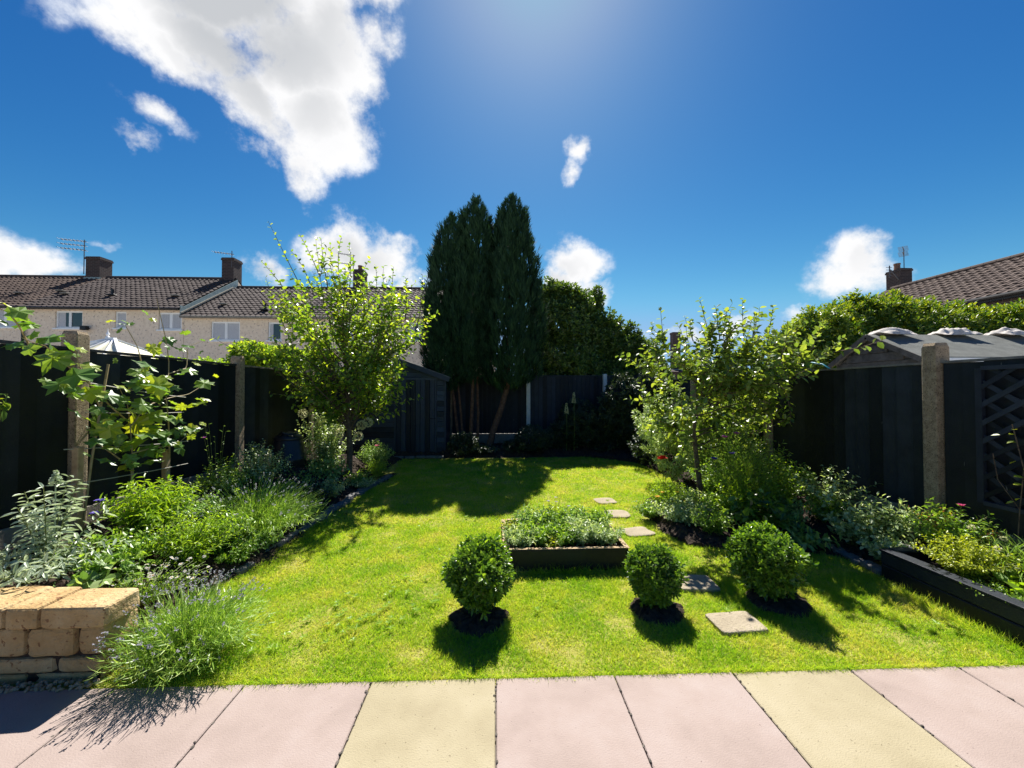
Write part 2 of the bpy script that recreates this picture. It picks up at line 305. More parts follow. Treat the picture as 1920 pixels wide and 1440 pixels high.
# ------------------------------------------------------------------ plant generators
def stems(r, base, n, h, spread, b0=.05, hvar=.3, S=6, lean=(0, 0), bow=.35, dome=.35):
    a = r.uniform(0, 2*PI, n); q = np.sqrt(r.uniform(0, 1, n)); off = np.stack([np.cos(a)*q*spread+lean[0], np.sin(a)*q*spread+lean[1], np.zeros(n)], -1)
    hh = h*(1-hvar*r.uniform(0, 1, n))*(1-dome*q*q)
    p0 = np.array(base) + np.stack([np.cos(a)*q*b0, np.sin(a)*q*b0, np.zeros(n)], -1)
    p2 = p0 + off + np.stack([0*hh, 0*hh, hh], -1); p1 = p0 + off*bow*.6 + np.stack([0*hh, 0*hh, hh*.62], -1)
    t = np.linspace(0, 1, S)[None, :, None]
    return (1-t)**2*p0[:, None] + 2*t*(1-t)*p1[:, None] + t*t*p2[:, None]
def at_t(P, t):                                             # P (n,S,3), t (n,k) -> pos, tangent
    S = P.shape[1]; f = np.clip(t, 0, .9999)*(S-1); i = f.astype(int); w = (f-i)[..., None]; n = np.arange(len(P))[:, None]
    return P[n, i]*(1-w)+P[n, i+1]*w, nrm(P[n, i+1]-P[n, i])
def leaves_on(mb, r, P, per, L, W, tpl=T_OV, t0=.15, t1=1., el=(.1, .8), m=0, lvar=.4, droop=0., taper=.3, njit=.45):
    n = len(P); t = np.linspace(t0, t1, per)[None] + r.uniform(-.5, .5, (n, per))*(t1-t0)/per
    pos, tan = at_t(P, np.clip(t, 0, 1)); pos = pos.reshape(-1, 3); tan = tan.reshape(-1, 3); N = len(pos)
    a = (np.arange(per)[None]*2.4 + r.uniform(0, 6.3, (n, 1)) + r.uniform(-.4, .4, (n, per))).reshape(-1)
    ref = nrm(np.cross(tan, np.array([.3, .9, .2]))); ref2 = np.cross(tan, ref)
    hz = ref*np.cos(a)[:, None] + ref2*np.sin(a)[:, None]
    e = r.uniform(el[0], el[1], N)[:, None]
    d = nrm(hz*np.cos(e) + tan*np.sin(e) + np.array([0, 0, -droop]))
    nn = np.array([0, 0, 1.]) + r.normal(0, njit, (N, 3)) + tan*.3
    l = L*(1-lvar*r.uniform(0, 1, N))*(1-taper*np.clip(t, 0, 1).reshape(-1)); mb.scatter(tpl, pos, d, nn, l, l*W, m)
def flower(name, mat, parent, c, rad, petals=6, el=.5, centre=None, r=rng, w=.8):
    mb = MB(); a = np.arange(petals)*2*PI/petals + r.uniform(0, 6); e = el + r.uniform(-.2, .2, petals)
    d = np.stack([np.cos(a)*np.cos(e), np.sin(a)*np.cos(e), np.sin(e)], -1); n = np.stack([-np.cos(a)*np.sin(e), -np.sin(a)*np.sin(e), np.cos(e)], -1)
    mb.scatter(T_OV, np.repeat(np.array(c, float)[None], petals, 0), d, n, rad, rad*w, 0)
    mats = [mat]
    if centre is not None: mb.lathe(np.array(c)+(0, 0, rad*.05), [(0.001, rad*.2), (rad*.2, rad*.14), (rad*.26, 0), (.001, -.02*rad)], 7, 1); mats.append(centre)
    return mb.build(name, mats, parent)
def herb(name, label, cat, base, n, h, spread, leaf, per, L, W, tpl=T_OV, seed=0, stem_mat=None, stem_r=.003, group=None, t0=.15, el=(.1, .8), b0=.05, hvar=.35, lean=(0, 0), droop=0., dome=.35, S=6, lvar=.4):
    r = np.random.default_rng(seed+100); o = thing(name, label, cat, base, group); n = int(n*1.5); L = L*1.3; h = h*1.1; per = int(per*1.1)
    P = stems(r, base, n, h, spread, b0, hvar, S, lean, dome=dome)
    mb = MB(); mb.tubes(P, np.linspace(1, .5, S)[None]*np.full((n, 1), stem_r), 3); mb.build('stem', stem_mat or M['stem'], o)
    mb = MB(); leaves_on(mb, r, P, per, L, W, tpl, t0, 1., el, droop=droop, lvar=lvar); mb.build('foliage', leaf, o)
    return o, P, r
def blob_points(r, blobs, n, lo=.72, hi=1.05, lump=.16):
    vol = np.array([b[3]*b[4]*b[5] for b in blobs])**.67; k = r.choice(len(blobs), n, p=vol/vol.sum()); B = np.array(blobs)[k]
    d = rdir(r, n); w = np.zeros(n)
    for i in range(6):
        f = r.normal(0, 3.2, 3); w += np.sin(d@f + r.uniform(0, 6.3) + k*2.1)/6
    q = r.uniform(lo, hi, n)*(1+lump*2*w); p = B[:, :3] + d*B[:, 3:6]*q[:, None]
    inside = np.zeros(n, bool)
    for b in blobs: inside |= (np.sum(((p-np.array(b[:3]))/np.array(b[3:6]))**2, 1) < .5)
    return p[~inside], nrm(d[~inside]/B[~inside, 3:6])
def shrub(name, label, cat, base, blobs, n, L, leaf, seed=0, W=None, group=None, lo=.72, hi=1.06, lump=.16, up=.45, tpl=T_SHOOT, nb=14, bark='bark', extra=0):
    """blobs: (dx,dy,dz,rx,ry,rz) relative to base"""
    r = np.random.default_rng(seed+500); base = np.array(base, float); o = thing(name, label, cat, base, group)
    bl = [(b[0]+base[0], b[1]+base[1], b[2]+base[2], b[3], b[4], b[5]) for b in blobs]
    p, d = blob_points(r, bl, n, lo, hi, lump); dd = nrm(d + np.array([0, 0, up]) + r.normal(0, .3, d.shape))
    l = L*r.uniform(.7, 1.25, len(p)); mb = MB(); mb.scatter(tpl, p, dd, r.normal(0, 1, d.shape), l, l*(W or 1.), 0)
    mb.build('foliage', leaf, o)
    k = r.choice(len(p), nb); P = np.zeros((nb, 5, 3)); tt = np.linspace(0, 1, 5)[:, None]
    for i, j in enumerate(k):
        e = p[j] - d[j]*.03; P[i] = base*(1-tt) + e*tt + np.array([0, 0, .25*(e[2]-base[2])])*tt*(1-tt)
    rr = max(.008, .02*max(b[5] for b in blobs)); mb = MB(); mb.tubes(P, np.linspace(rr, rr*.3, 5)[None].repeat(nb, 0), 5); mb.build('branch', M[bark], o)
    return o
def limb_tree(o, r, trunk, r0, ends, starts, ntw, twl, per, L, W, leaf, bark, shoots=(), el=(.2, .9), up=.5, lt0=.1, droop=.15):
    trunk = np.array(trunk, float); mb = MB(); k = len(trunk); mb.tube(trunk, np.linspace(r0, r0*.35, k)**1.0, 8); mb.build('trunk', M[bark], o, smooth=True)
    n = len(ends); ends = np.array(ends, float); s0, tan = at_t(np.repeat(trunk[None], n, 0), np.array(starts)[:, None]); s0 = s0[:, 0]
    t = np.linspace(0, 1, 8)[None, :, None]; ctrl = s0*.55 + ends*.45 + r.normal(0, .07, (n, 3)) + np.array([0, 0, -.06])
    P = (1-t)**2*s0[:, None] + 2*t*(1-t)*ctrl[:, None] + t*t*ends[:, None] + r.normal(0, .012, (n, 8, 3))*np.minimum(1, 4*t*(1-t))
    rl = r0*.27*(1-.72*np.linspace(0, 1, 8))[None]*r.uniform(.7, 1.1, (n, 1))
    wb = MB(); wb.tubes(P, rl, 5)
    tt = r.uniform(.22, 1., (n, ntw)); q, tg = at_t(P, tt); q = q.reshape(-1, 3); tg = tg.reshape(-1, 3); N = len(q)
    axis = np.mean(trunk[-2:], 0); outw = nrm((q-axis)*np.array([1, 1, .3]))
    d = nrm(tg*.5 + outw*.45 + rdir(r, N)*.75 + np.array([0, 0, up])); ln = twl*r.uniform(.5, 1.2, N)[:, None, None]
    s = np.linspace(0, 1, 5)[None, :, None]; TW = q[:, None] + d[:, None]*ln*s + np.array([0, 0, .12])*ln*s*s + r.normal(0, .008, (N, 5, 3))*s
    wb.tubes(TW, np.linspace(.006, .0018, 5)[None].repeat(N, 0), 3)
    lb = MB(); leaves_on(lb, r, TW, per, L, W, t0=lt0, el=el, droop=droop)
    leaves_on(lb, r, P, 10, L*.9, W, t0=.4, el=el, droop=droop)
    if len(shoots):
        SP = np.array(shoots, float); wb.tubes(SP, np.linspace(.008, .002, SP.shape[1])[None].repeat(len(SP), 0), 4); leaves_on(lb, r, SP, 20, L*.85, W, t0=.1, el=(.2, 1.0), droop=.1)
    wb.build('branch', M[bark], o); lb.build('crown', leaf, o)

# ================================================================== SETTING
LAWN = A([(-1.93, 1.945), (-2.02, 2.6), (-2.03, 3.0), (-1.93, 4.4), (-1.84, 5.6), (-1.72, 6.6), (-1.9, 7.6), (-2.1, 8.2), (-.4, 8.15), (2.0, 8.3), (2.8, 7.6), (2.88, 6.6), (2.8, 5.6), (2.4, 5.15),
          (1.95, 4.95), (1.68, 4.5), (1.66, 3.9), (1.78, 3.52), (2.3, 3.36), (2.75, 3.32), (2.98, 3.2), (2.94, 2.83), (2.935, 1.92)])
def in_poly(x, y, P):
    c = np.zeros(len(x), bool); j = len(P)-1
    for i in range(len(P)):
        xi, yi = P[i]; xj, yj = P[j]
        hit = ((yi > y) != (yj > y)) & (x < (xj-xi)*(y-yi)/(yj-yi+1e-12)+xi); c ^= hit; j = i
    return c
mb = MB(); mb.add([(-400, -200, -.09), (400, -200, -.09), (400, 700, -.09), (-400, 700, -.09)], A([[0, 1, 2, 3]])); struct(mb.build('ground', M['ground'], loc=(0, 0, -.09)))
mb = MB(); mb.add([(-2.6, 1.9, -.012), (3.3, 1.9, -.012), (3.3, 8.8, -.012), (-2.6, 8.8, -.012)], A([[0, 1, 2, 3]])); struct(mb.build('lawn', M['lawnbase'], loc=(0, 0, -.012)))
# patio of concrete slabs
mb = MB(); JX = [-4.85, -4.24, -3.64, -3.03, -2.43, -1.825, -1.22, -.61, 0, .595, 1.2, 1.815, 2.39, 2.99, 3.6, 4.2]
cols = [0, 0, 0, 0, 0, 0, 0, 1, 0, 0, 1, 0, 0, 1, 0]
for row in range(5):
    y1 = 1.945-row*.605
    for i in range(len(JX)-1):
        x0, x1 = JX[i], JX[i+1]; m = cols[(i+row*2) % 15]
        tl = rng.normal(0, .0012, 2); ax = np.array([[1, 0, tl[0]], [0, 1, tl[1]], [-tl[0], -tl[1], 1]])
        yy = y1 - .008*(x0+x1)/2*.9
        mb.bevbox(((x0+x1)/2, yy-.3, -.025), ((x1-x0)/2-.0025, .2985, .025), .004, ax, m)
mb.box(-4.9, 4.3, -1.2, 1.93, -.06, -.02, 2); struct(mb.build('patio', [M['pink'], M['buff'], M['joint']], loc=(0, 0, 0)))
r = np.random.default_rng(31); mb = MB()
for i in range(230):
    j = JX[r.integers(3, 14)]; y = r.uniform(1.2, 1.945); t_ = r.uniform(.002, .006); mb.stone((j+r.normal(0, .004)+(y-1.94)*0, y, r.uniform(-.004, .003)), (t_, t_*r.uniform(.8, 2.2), t_*.6), None, 2, 2.5, .08, 0, i)
struct(mb.build('joint_grit', M['joint'], loc=(0, 0, 0)), 'stuff')
# planting-bed soil
def soil_sheet(name, x0, x1, y0, y1, zf, nx, ny, amp=.02, seed=1, mask=None):
    r = np.random.default_rng(seed); X, Y = np.meshgrid(np.linspace(x0, x1, nx), np.linspace(y0, y1, ny), indexing='ij'); Z = zf(X, Y) + r.normal(0, amp*.35, X.shape)
    for _ in range(8):
        w = r.normal(0, 9, 2); Z += amp*.3*np.sin(X*w[0]+Y*w[1]+r.uniform(0, 6))
    I = np.arange(nx*ny).reshape(nx, ny); F = np.stack([I[:-1, :-1], I[1:, :-1], I[1:, 1:], I[:-1, 1:]], -1).reshape(-1, 4)
    b = MB(); b.add(np.stack([X, Y, Z], -1), F); return struct(b.build(name, M['soil'], loc=(0, 0, 0)))
def sstep(a, b, x): t = np.clip((x-a)/(b-a), 0, 1); return t*t*(3-2*t)
bedz = lambda X, Y: -.03 + .33*sstep(-1.95, -2.65, X)*(1-.35*sstep(4.5, 8, Y)) + .05*sstep(-1.9, -2.1, X) - .45*sstep(2.16, 2.02, Y)*sstep(-2.1, -1.8, X)
soil_sheet('soil', -3.42, -1.7, 2.1, 8.9, bedz, 70, 260, .03, 2)
soil_sheet('soil', 1.5, 3.72, 3.1, 9.7, lambda X, Y: -.16 + (.16+.05*sstep(0, .25, np.minimum.reduce([X-1.62-0*Y, Y-3.38])))*(~in_poly(X.ravel(), Y.ravel(), LAWN)).reshape(X.shape) + .16*sstep(3.0, 3.5, X) , 80, 220, .03, 3)
soil_sheet('soil', -3.4, 3.7, 8.05, 9.75, lambda X, Y: -.07 + .185*sstep(8.15, 8.7, Y), 160, 50, .03, 4)
soil_sheet('soil', 2.99, 3.68, 1.26, 2.82, lambda X, Y: .15+0*X, 34, 70, .02, 5)
soil_sheet('soil', .05, 1.08, 3.08, 3.85, lambda X, Y: .12+0*X, 40, 34, .02, 6)
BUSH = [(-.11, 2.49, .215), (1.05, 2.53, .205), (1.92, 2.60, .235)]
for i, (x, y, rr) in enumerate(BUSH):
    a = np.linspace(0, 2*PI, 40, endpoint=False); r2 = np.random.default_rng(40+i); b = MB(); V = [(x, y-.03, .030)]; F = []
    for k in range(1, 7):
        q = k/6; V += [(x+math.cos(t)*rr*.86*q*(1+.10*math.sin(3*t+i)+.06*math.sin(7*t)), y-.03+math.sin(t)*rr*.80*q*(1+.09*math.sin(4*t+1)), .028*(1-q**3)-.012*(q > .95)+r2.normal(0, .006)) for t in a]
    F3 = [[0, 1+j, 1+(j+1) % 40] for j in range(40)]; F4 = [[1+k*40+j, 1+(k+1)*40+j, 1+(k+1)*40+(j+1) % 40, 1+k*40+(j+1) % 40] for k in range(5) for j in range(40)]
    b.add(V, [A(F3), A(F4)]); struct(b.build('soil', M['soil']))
# lawn grass (one mass)
def blades(n, y0, y1, h, w, seed):
    r = np.random.default_rng(seed); x = r.uniform(-2.3, 3.05, n); y = r.uniform(y0, y1, n)
    ok = in_poly(x+r.normal(0, .015, n), y+r.normal(0, .015, n), LAWN)
    ok &= ~((x > .02) & (x < 1.07) & (y > 3.085) & (y < 3.80))
    for bx, by, br in BUSH: ok &= ((x-bx)/(br*.84))**2+((y-by+.03)/(br*.78))**2 > 1
    for sx, sy, hx, hy in STEPS: ok &= ~((np.abs(x-sx) < hx-.022+.02*np.sin(y*60)) & (np.abs(y-sy) < hy-.022+.02*np.sin(x*55)))
    x = x[ok]; y = y[ok]; N = len(x)
    thin = np.sin(x*5.1+1.3)*np.sin(y*4.3+x*2)+.6*np.sin(x*13+y*7)+.5*np.sin(y*17-x*9)
    keep = r.uniform(0, 1, N) > np.clip((thin-.75)*.55, 0, .75); x = x[keep]; y = y[keep]; thin = thin[keep]; N = len(x)
    wear = np.zeros(N)
    for wx, wy, wr in ((.42, 2.08, .13), (.25, 2.2, .08), (.75, 2.42, .07), (.95, 2.78, .06), (-.45, 2.15, .09), (1.9, 2.1, .10), (-1.1, 2.6, .1), (-.3, 3.4, .12), (2.3, 2.2, .12), (.3, 4.4, .15)): wear = np.maximum(wear, np.exp(-((x-wx)**2+((y-wy)*1.3)**2)/wr**2))
    keep = r.uniform(0, 1, N) > .82*wear; x = x[keep]; y = y[keep]; thin = thin[keep]; N = len(x)
    hh = h*r.uniform(.5, 1.25, N)*(1-.18*np.clip(thin, -1, 1.5))
    edge = ((np.abs(y-3.06) < .05) & (x > 0) & (x < 1.08)) | (x > 2.84) & (y < 2.9); hh = np.where(edge, hh*r.uniform(1.3, 2.6, N), hh)
    d = rdir(r, N, .25, 1.); d[:, 2] = np.maximum(d[:, 2], .3); nn = rdir(r, N)
    return np.stack([x, y, np.full(N, -.012)], -1), d, nn, hh, w*r.uniform(.7, 1.3, N)
STEPS = [(1.475, 2.335, .145, .10), (1.47, 2.83, .15, .11), (1.44, 3.88, .15, .12), (1.41, 4.45, .14, .13), (1.42, 4.97, .13, .12)]
mb = MB()
for n, y0, y1, h, w, tp, sd in ((165000, 1.90, 2.9, .032, .0030, T_GR, 1), (130000, 2.9, 4.2, .033, .0038, T_GR, 2), (90000, 4.2, 6.0, .036, .0055, T_TRI, 3), (60000, 6., 8.4, .040, .0085, T_TRI, 4)):
    p, d, nn, hh, ww = blades(n, y0, y1, h, w, sd); mb.scatter(tp, p, d, nn, hh, ww)
r = np.random.default_rng(99); n = 5200; x = r.uniform(-1.5, 2.9, n); d = np.stack([r.normal(0, .4, n), r.uniform(-1., -.1, n), r.uniform(.25, .9, n)], -1)
kk = .5+.5*np.sin(x*9)*np.sin(x*23+1); mb.scatter(T_GR, np.stack([x, 1.955-.0072*x+r.uniform(-.01, .015, n), np.full(n, -.005)], -1), d, rdir(r, n), .022+.030*kk*r.uniform(0, 1, n), .0028)
struct(mb.build('lawn_grass', M['grass'], loc=(0, 0, 0)), 'stuff')
# broad-leaved lawn weeds, flat rosettes
r = np.random.default_rng(8); mb = MB(); cx = np.concatenate([r.normal(-.7, .2, 30), r.normal(-1.2, .25, 20), r.uniform(-1.8, 2.8, 45)]); cy = np.concatenate([r.normal(2.6, .18, 30), r.normal(2.35, .15, 20), r.uniform(2., 5, 45)])
ok = in_poly(cx, cy, LAWN)
for bx, by, br in BUSH: ok &= ((cx-bx)**2+(cy-by)**2 > (br*1.1)**2)
ok &= ~((cx > -.05) & (cx < 1.12) & (cy > 3.) & (cy < 3.9)); cx = cx[ok]; cy = cy[ok]
for x, y in zip(cx, cy):
    k = r.integers(4, 8); a = r.uniform(0, 6.3)+np.arange(k)*2*PI/k; d = np.stack([np.cos(a), np.sin(a), np.full(k, .35)], -1)
    mb.scatter(T_OV, np.repeat([[x, y, .014]], k, 0), d, np.repeat([[0, 0, 1.]], k, 0), r.uniform(.018, .04, k), r.uniform(.008, .014, k))
struct(mb.build('lawn_weeds', M['l_bright'], loc=(0, 0, 0)), 'stuff')
# gravel strip under the stone wall
r = np.random.default_rng(9); mb = MB()
for i in range(330):
    s = r.uniform(.006, .014); mb.stone((r.uniform(-3.5, -1.95), r.uniform(1.945, 2.0), s*.5), (s, s*.8, s*.6), np.linalg.qr(r.normal(0, 1, (3, 3)))[0], 2, 2.5, .06, 0, i)
struct(mb.build('gravel', M['gravel'], loc=(0, 0, 0)), 'stuff')

# ------------------------------------------------------------------ stepping stones, edging stones
for i, (x, y, hx, hy) in enumerate(STEPS):
    mb = MB(); a = [.12, -.10, .2, -.1, .15][i]*.6; ca, sa = math.cos(a), math.sin(a); ax = [[ca, sa, 0], [-sa, ca, 0], [0, 0, 1]]
    if i < 2: mb.stone((x, y, -.006), (hx, hy, .020), ax, 10, 14, .02, 0, i)
    else: mb.stone((x, y, -.006), (hx, hy, .018), ax, 9, 4., .075, 0, i+3)
    tag(mb.build('stepping_stone', M['step'], smooth=False), ['square buff stepping stone nearest the patio, beside the right box ball', 'square buff stepping stone between the middle and right box balls', 'rounded stepping stone beside the back right of the low raised bed', 'rounded stepping stone behind the raised bed, fourth from the patio', 'smallest farthest stepping stone in the lawn, fifth from the patio'][i], 'stepping stone', 'stepping stones across the lawn')
def edge_row(pts, nst, label, group, seed, z=.006):
    r = np.random.default_rng(seed); pts = A(pts, ); seg = np.linalg.norm(np.diff(pts, axis=0), axis=1); cum = np.concatenate([[0], np.cumsum(seg)]); tot = cum[-1]
    for k in range(nst):
        s = (k+.5)*tot/nst; i = min(np.searchsorted(cum, s)-1, len(seg)-1); i = max(i, 0); p = pts[i]+(pts[i+1]-pts[i])*(s-cum[i])/seg[i]; d = nrm(pts[i+1]-pts[i])
        c, sn = d; a = r.normal(0, .07); c, sn = c*math.cos(a)-sn*math.sin(a), sn*math.cos(a)+c*math.sin(a)
        mb = MB(); mb.stone((p[0]+r.normal(0, .012), p[1], z+r.normal(0, .006)), (tot/nst/2*.97, .050*r.uniform(.85, 1.15), .024), [[c, sn, 0], [-sn, c, 0], [0, 0, 1]], 6, 9, .03, 0, seed*100+k)
        tag(mb.build('edging_stone', M['stone'], smooth=False), label, 'edging stone', group)
edge_row([(-2.10, 2.75), (-2.08, 3.0), (-1.99, 4.4), (-1.90, 5.6), (-1.78, 6.6)], 22, 'flat grey edging stone in the row between lawn and left flower bed', 'edging stones along the left bed', 3)
edge_row([(3.02, 2.88), (3.04, 3.3), (3.12, 3.9), (3.17, 4.4)], 8, 'flat grey edging stone in the row before the right fence bed', 'edging stones along the right bed', 4)
edge_row([(-2.15, 8.28), (-1.1, 8.32)], 5, 'pale flat edging stone lying before the blue shed door', 'edging stones in front of the shed', 5, .02)

# ------------------------------------------------------------------ sandstone retaining wall
wall = thing('stone_wall', 'low tan sandstone block wall holding the left flower bed at the patio corner', 'wall', (-2.7, 2.1, 0))
mb = MB(); sd = 0; r = np.random.default_rng(77)
def course(xr, z0, z1, widths, y0, y1, mat=0, p=9, amp=.026):
    global sd
    x = xr
    for w in widths:
        mb.stone((x-w/2, (y0+y1)/2+r.normal(0, .006), (z0+z1)/2), (w/2-.006, (y1-y0)/2, (z1-z0)/2-.004), None, 8, p, amp, mat, 700+sd); sd += 1; x -= w
course(-1.965, -.03, .035, [.34, .36, .3, .38, .3], 2.02, 2.22)
course(-1.95, .035, .115, [.22, .34, .28, .36, .3, .3], 2.01, 2.22)
course(-1.94, .115, .265, [.13, .235, .27, .25, .3, .26, .3], 2.0, 2.2)
mb.box(-3.4, -1.98, 2.03, 2.19, -.03, .27, 1); mb.build('stone_course', [M['sand'], M['soil']], wall)
mb = MB(); sd = 60
x = -1.91
for w, ln in zip([.32, .16, .30, .26, .24, .3], [.20, .22, .24, .26, .26, .27]):
    mb.stone((x-w/2, 1.985+ln/2, .318), (w/2-.004, ln/2, .053), None, 10, 12, .020, 0, 900+sd); sd += 1; x -= w
mb.build('coping', [M['sand']], wall)

# ------------------------------------------------------------------ fences
def panel_boards(y0, y1, z0, z1, x, side, n, seed, axis='y', th=.018):
    """feather-edge boards between y0 and y1 on plane x, facing side (+1/-1)"""
    b = MB(); r = np.random.default_rng(seed); w = (y1-y0)/n
    q = [(x-side*.010, y0), (x-side*.010, y1), (x-side*.002, y1), (x-side*.002, y0)]; b.prism([((p[0], p[1], z0+.004) if axis == 'y' else (p[1], p[0], z0+.004)) for p in q], (0, 0, z1-z0-.008))
    for i in range(n):
        a = y0+i*w+.004; c = y0+(i+1)*w-(.012 if side < 0 else .004); dz = r.normal(0, .003); f0 = side*.006; f1 = side*(.006+th)
        tl = r.normal(0, .0015)
        poly = [(x, a), (x, c), (x+f1+tl, c), (x+f0+tl, a)]
        P = [((p[0], p[1], z0) if axis == 'y' else (p[1], p[0], z0)) for p in poly]
        b.prism(P, (0, 0, z1-z0+dz))
    return b
LX, RX = -3.40, 3.70
lf = thing('garden_fence', 'dark anthracite close board fence with concrete posts along the left side', 'fence', (LX, 5, 0))
LP = [1.29, 3.24, 5.19, 7.14, 9.09]
for i, y in enumerate(LP[:4]):
    y0, y1 = y+.055, LP[i+1]-.055
    panel_boards(y0, y1, .48, 1.755, LX, 1, 18, 20+i).build('fence_panel', M['fence'], lf)
    mb = MB(); mb.box(LX-.012, LX+.034, y0, y1, 1.757, 1.778); mb.build('capping_rail', M['cap'] if i == 2 else M['fence'], lf)  # third panel's rail is paler: sun on its top put into the colour
    mb = MB(); mb.bevbox((LX, (y0+y1)/2, .28), (.025, (y1-y0)/2, .198), .006); mb.build('gravel_board', M['paleconc'], lf)
for y in LP:
    mb = MB(); h = {3.24: 1.91, 5.19: 1.885, 7.14: 1.83}.get(y, 1.86); mb.stone((LX+.01, y, h/2), (.062, .052, h/2), None, 10, 26, .004, 0, int(y*10)); mb.build('fence_post', M['post'], lf)
rf = thing('garden_fence', 'dark anthracite close board fence with concrete posts along the right side', 'fence', (RX, 5, 0))
RP = [1.12, 3.07, 5.02, 6.97, 8.92]
for i, y in enumerate(RP[:4]):
    y0, y1 = y+.055, RP[i+1]-.055
    panel_boards(y0, y1, .40, 1.655, RX, -1, 14, 30+i, th=.026).build('fence_panel', M['fence'], rf)
    mb = MB(); mb.box(RX-.045, RX+.012, y0, y1, 1.657, 1.675); mb.build('capping_rail', M['cap'], rf)
    mb = MB(); mb.bevbox((RX, (y0+y1)/2, .23), (.025, (y1-y0)/2, .168), .006); mb.build('gravel_board', M['paleconc'], rf)
for y in RP:
    mb = MB(); h = 1.83 if y < 4 else 1.76; mb.stone((RX-.02, y, h/2), (.062, .055, h/2), None, 10, 26, .004, 0, int(y*10)+1); mb.build('fence_post', M['post'], rf)
BY = 9.7
bf = thing('garden_fence', 'slate blue close board fence with sun-bright posts behind the conifers at the garden end', 'fence', (.1, BY, 0))
BP = [-3.1, -1.14, .81, 2.76, 3.68]
for i, x in enumerate(BP[:4]):
    x0, x1 = x+.05, BP[i+1]-.05
    panel_boards(x0, x1, .36, 1.80, BY, -1, max(6, int((x1-x0)/.105)), 40+i, axis='x').build('fence_panel', M['fence_back'], bf)
    mb = MB(); mb.box(x0, x1, BY-.03, BY+.015, 1.803, 1.825); mb.build('capping_rail', M['fence_back'], bf)
    mb = MB(); mb.bevbox(((x0+x1)/2, BY, .2), ((x1-x0)/2, .025, .155), .006); mb.build('gravel_board', M['paleconc'], bf)
for x in BP:
    mb = MB(); mb.bevbox((x, BY-.03, .93), (.05, .05, .93), .008); mb.build('fence_post', M['sunlit_post'] if .5 < x < 3 else M['post'], bf)

# trellis on right fence
tr = thing('trellis', 'dark diamond lattice trellis panel fixed to the right fence', 'trellis', (3.62, 2.3, .62))
TY0, TY1, TZ0, TZ1, TX = 1.85, 2.735, .60, 1.60, 3.625
mb = MB()
for a, b in (((TX, TY0, TZ0), (TX, TY0, TZ1)), ((TX, TY1, TZ0), (TX, TY1, TZ1)), ((TX, TY0+.02, TZ0), (TX, TY1-.02, TZ0)), ((TX, TY0+.02, TZ1), (TX, TY1-.02, TZ1))): mb.obox(a, b, .03, .04, (1, 0, 0) if a[1] != b[1] else (0, 1, 0))
mb.build('frame', M['fence_back'], tr)
def clip(c, s):
    pts = []
    for (y, z) in [(TY0, None), (TY1, None), (None, TZ0), (None, TZ1)]:
        if y is not None: zz = s*y+c; (pts.append((y, zz)) if TZ0 <= zz <= TZ1 else None)
        else: yy = (z-c)/s; (pts.append((yy, z)) if TY0 <= yy <= TY1 else None)
    return pts[:2] if len(pts) >= 2 else None
mb = MB()
for s, xo in ((.72, .0), (-.72, -.009)):
    for k in range(-16, 30):
        q = clip(TZ0 - s*TY0 + (k*.135 if s > 0 else k*.135), s)
        if q and math.dist(*q) > .03: mb.obox((TX+xo, *q[0]), (TX+xo, *q[1]), .008, .032, np.cross((1, 0, 0), nrm(A([0, q[1][0]-q[0][0], q[1][1]-q[0][1]]))))
mb.build('lattice', M['fence_back'], tr)

# ------------------------------------------------------------------ raised beds
pl = thing('raised_planter', 'long dark timber raised planter against the right fence by the patio', 'planter', (3.3, 2.1, 0))
mb = MB(); mb.bevbox((2.965, 2.05, .052), (.02, .80, .056), .006); mb.bevbox((2.967, 2.05, .158), (.02, .802, .046), .006); mb.build('side_board', M['fence'], pl)
mb = MB(); mb.bevbox((3.31, 2.83, .10), (.32, .02, .104), .006); mb.build('end_board', M['fence'], pl)
mb = MB(); mb.bevbox((2.982, 2.04, .2135), (.045, .815, .009), .003); mb.bevbox((3.35, 2.836, .2135), (.32, .035, .0085), .003); mb.build('top_rail', M['fence_back'], pl)
mb = MB(); mb.bevbox((3.0, 2.79, .10), (.03, .03, .10), .004); mb.build('corner_post', M['fence'], pl)
rb = thing('raised_bed', 'low square dark timber raised bed of flowers in the middle of the lawn', 'raised bed', (.57, 3.4, 0))
mb = MB(); mb.bevbox((.565, 3.085, .082), (.475, .019, .086), .005); mb.build('front_board', M['fence'], rb)
mb = MB(); mb.bevbox((.565, 3.79, .082), (.475, .019, .086), .005); mb.build('back_board', M['fence'], rb)
for x in (.072, 1.058): mb = MB(); mb.bevbox((x, 3.437, .082), (.019, .332, .0835), .005); mb.build('side_board', M['fence'], rb)
mb = MB(); mb.box(.092, 1.038, 3.068, 3.102, .1682, .1722); mb.box(.092, 1.038, 3.773, 3.806, .1682, .1722); mb.box(.056, .0905, 3.07, 3.80, .1660, .1703); mb.box(1.0395, 1.075, 3.07, 3.80, .1660, .1703); mb.build('bare_edge', M['wood'], rb)

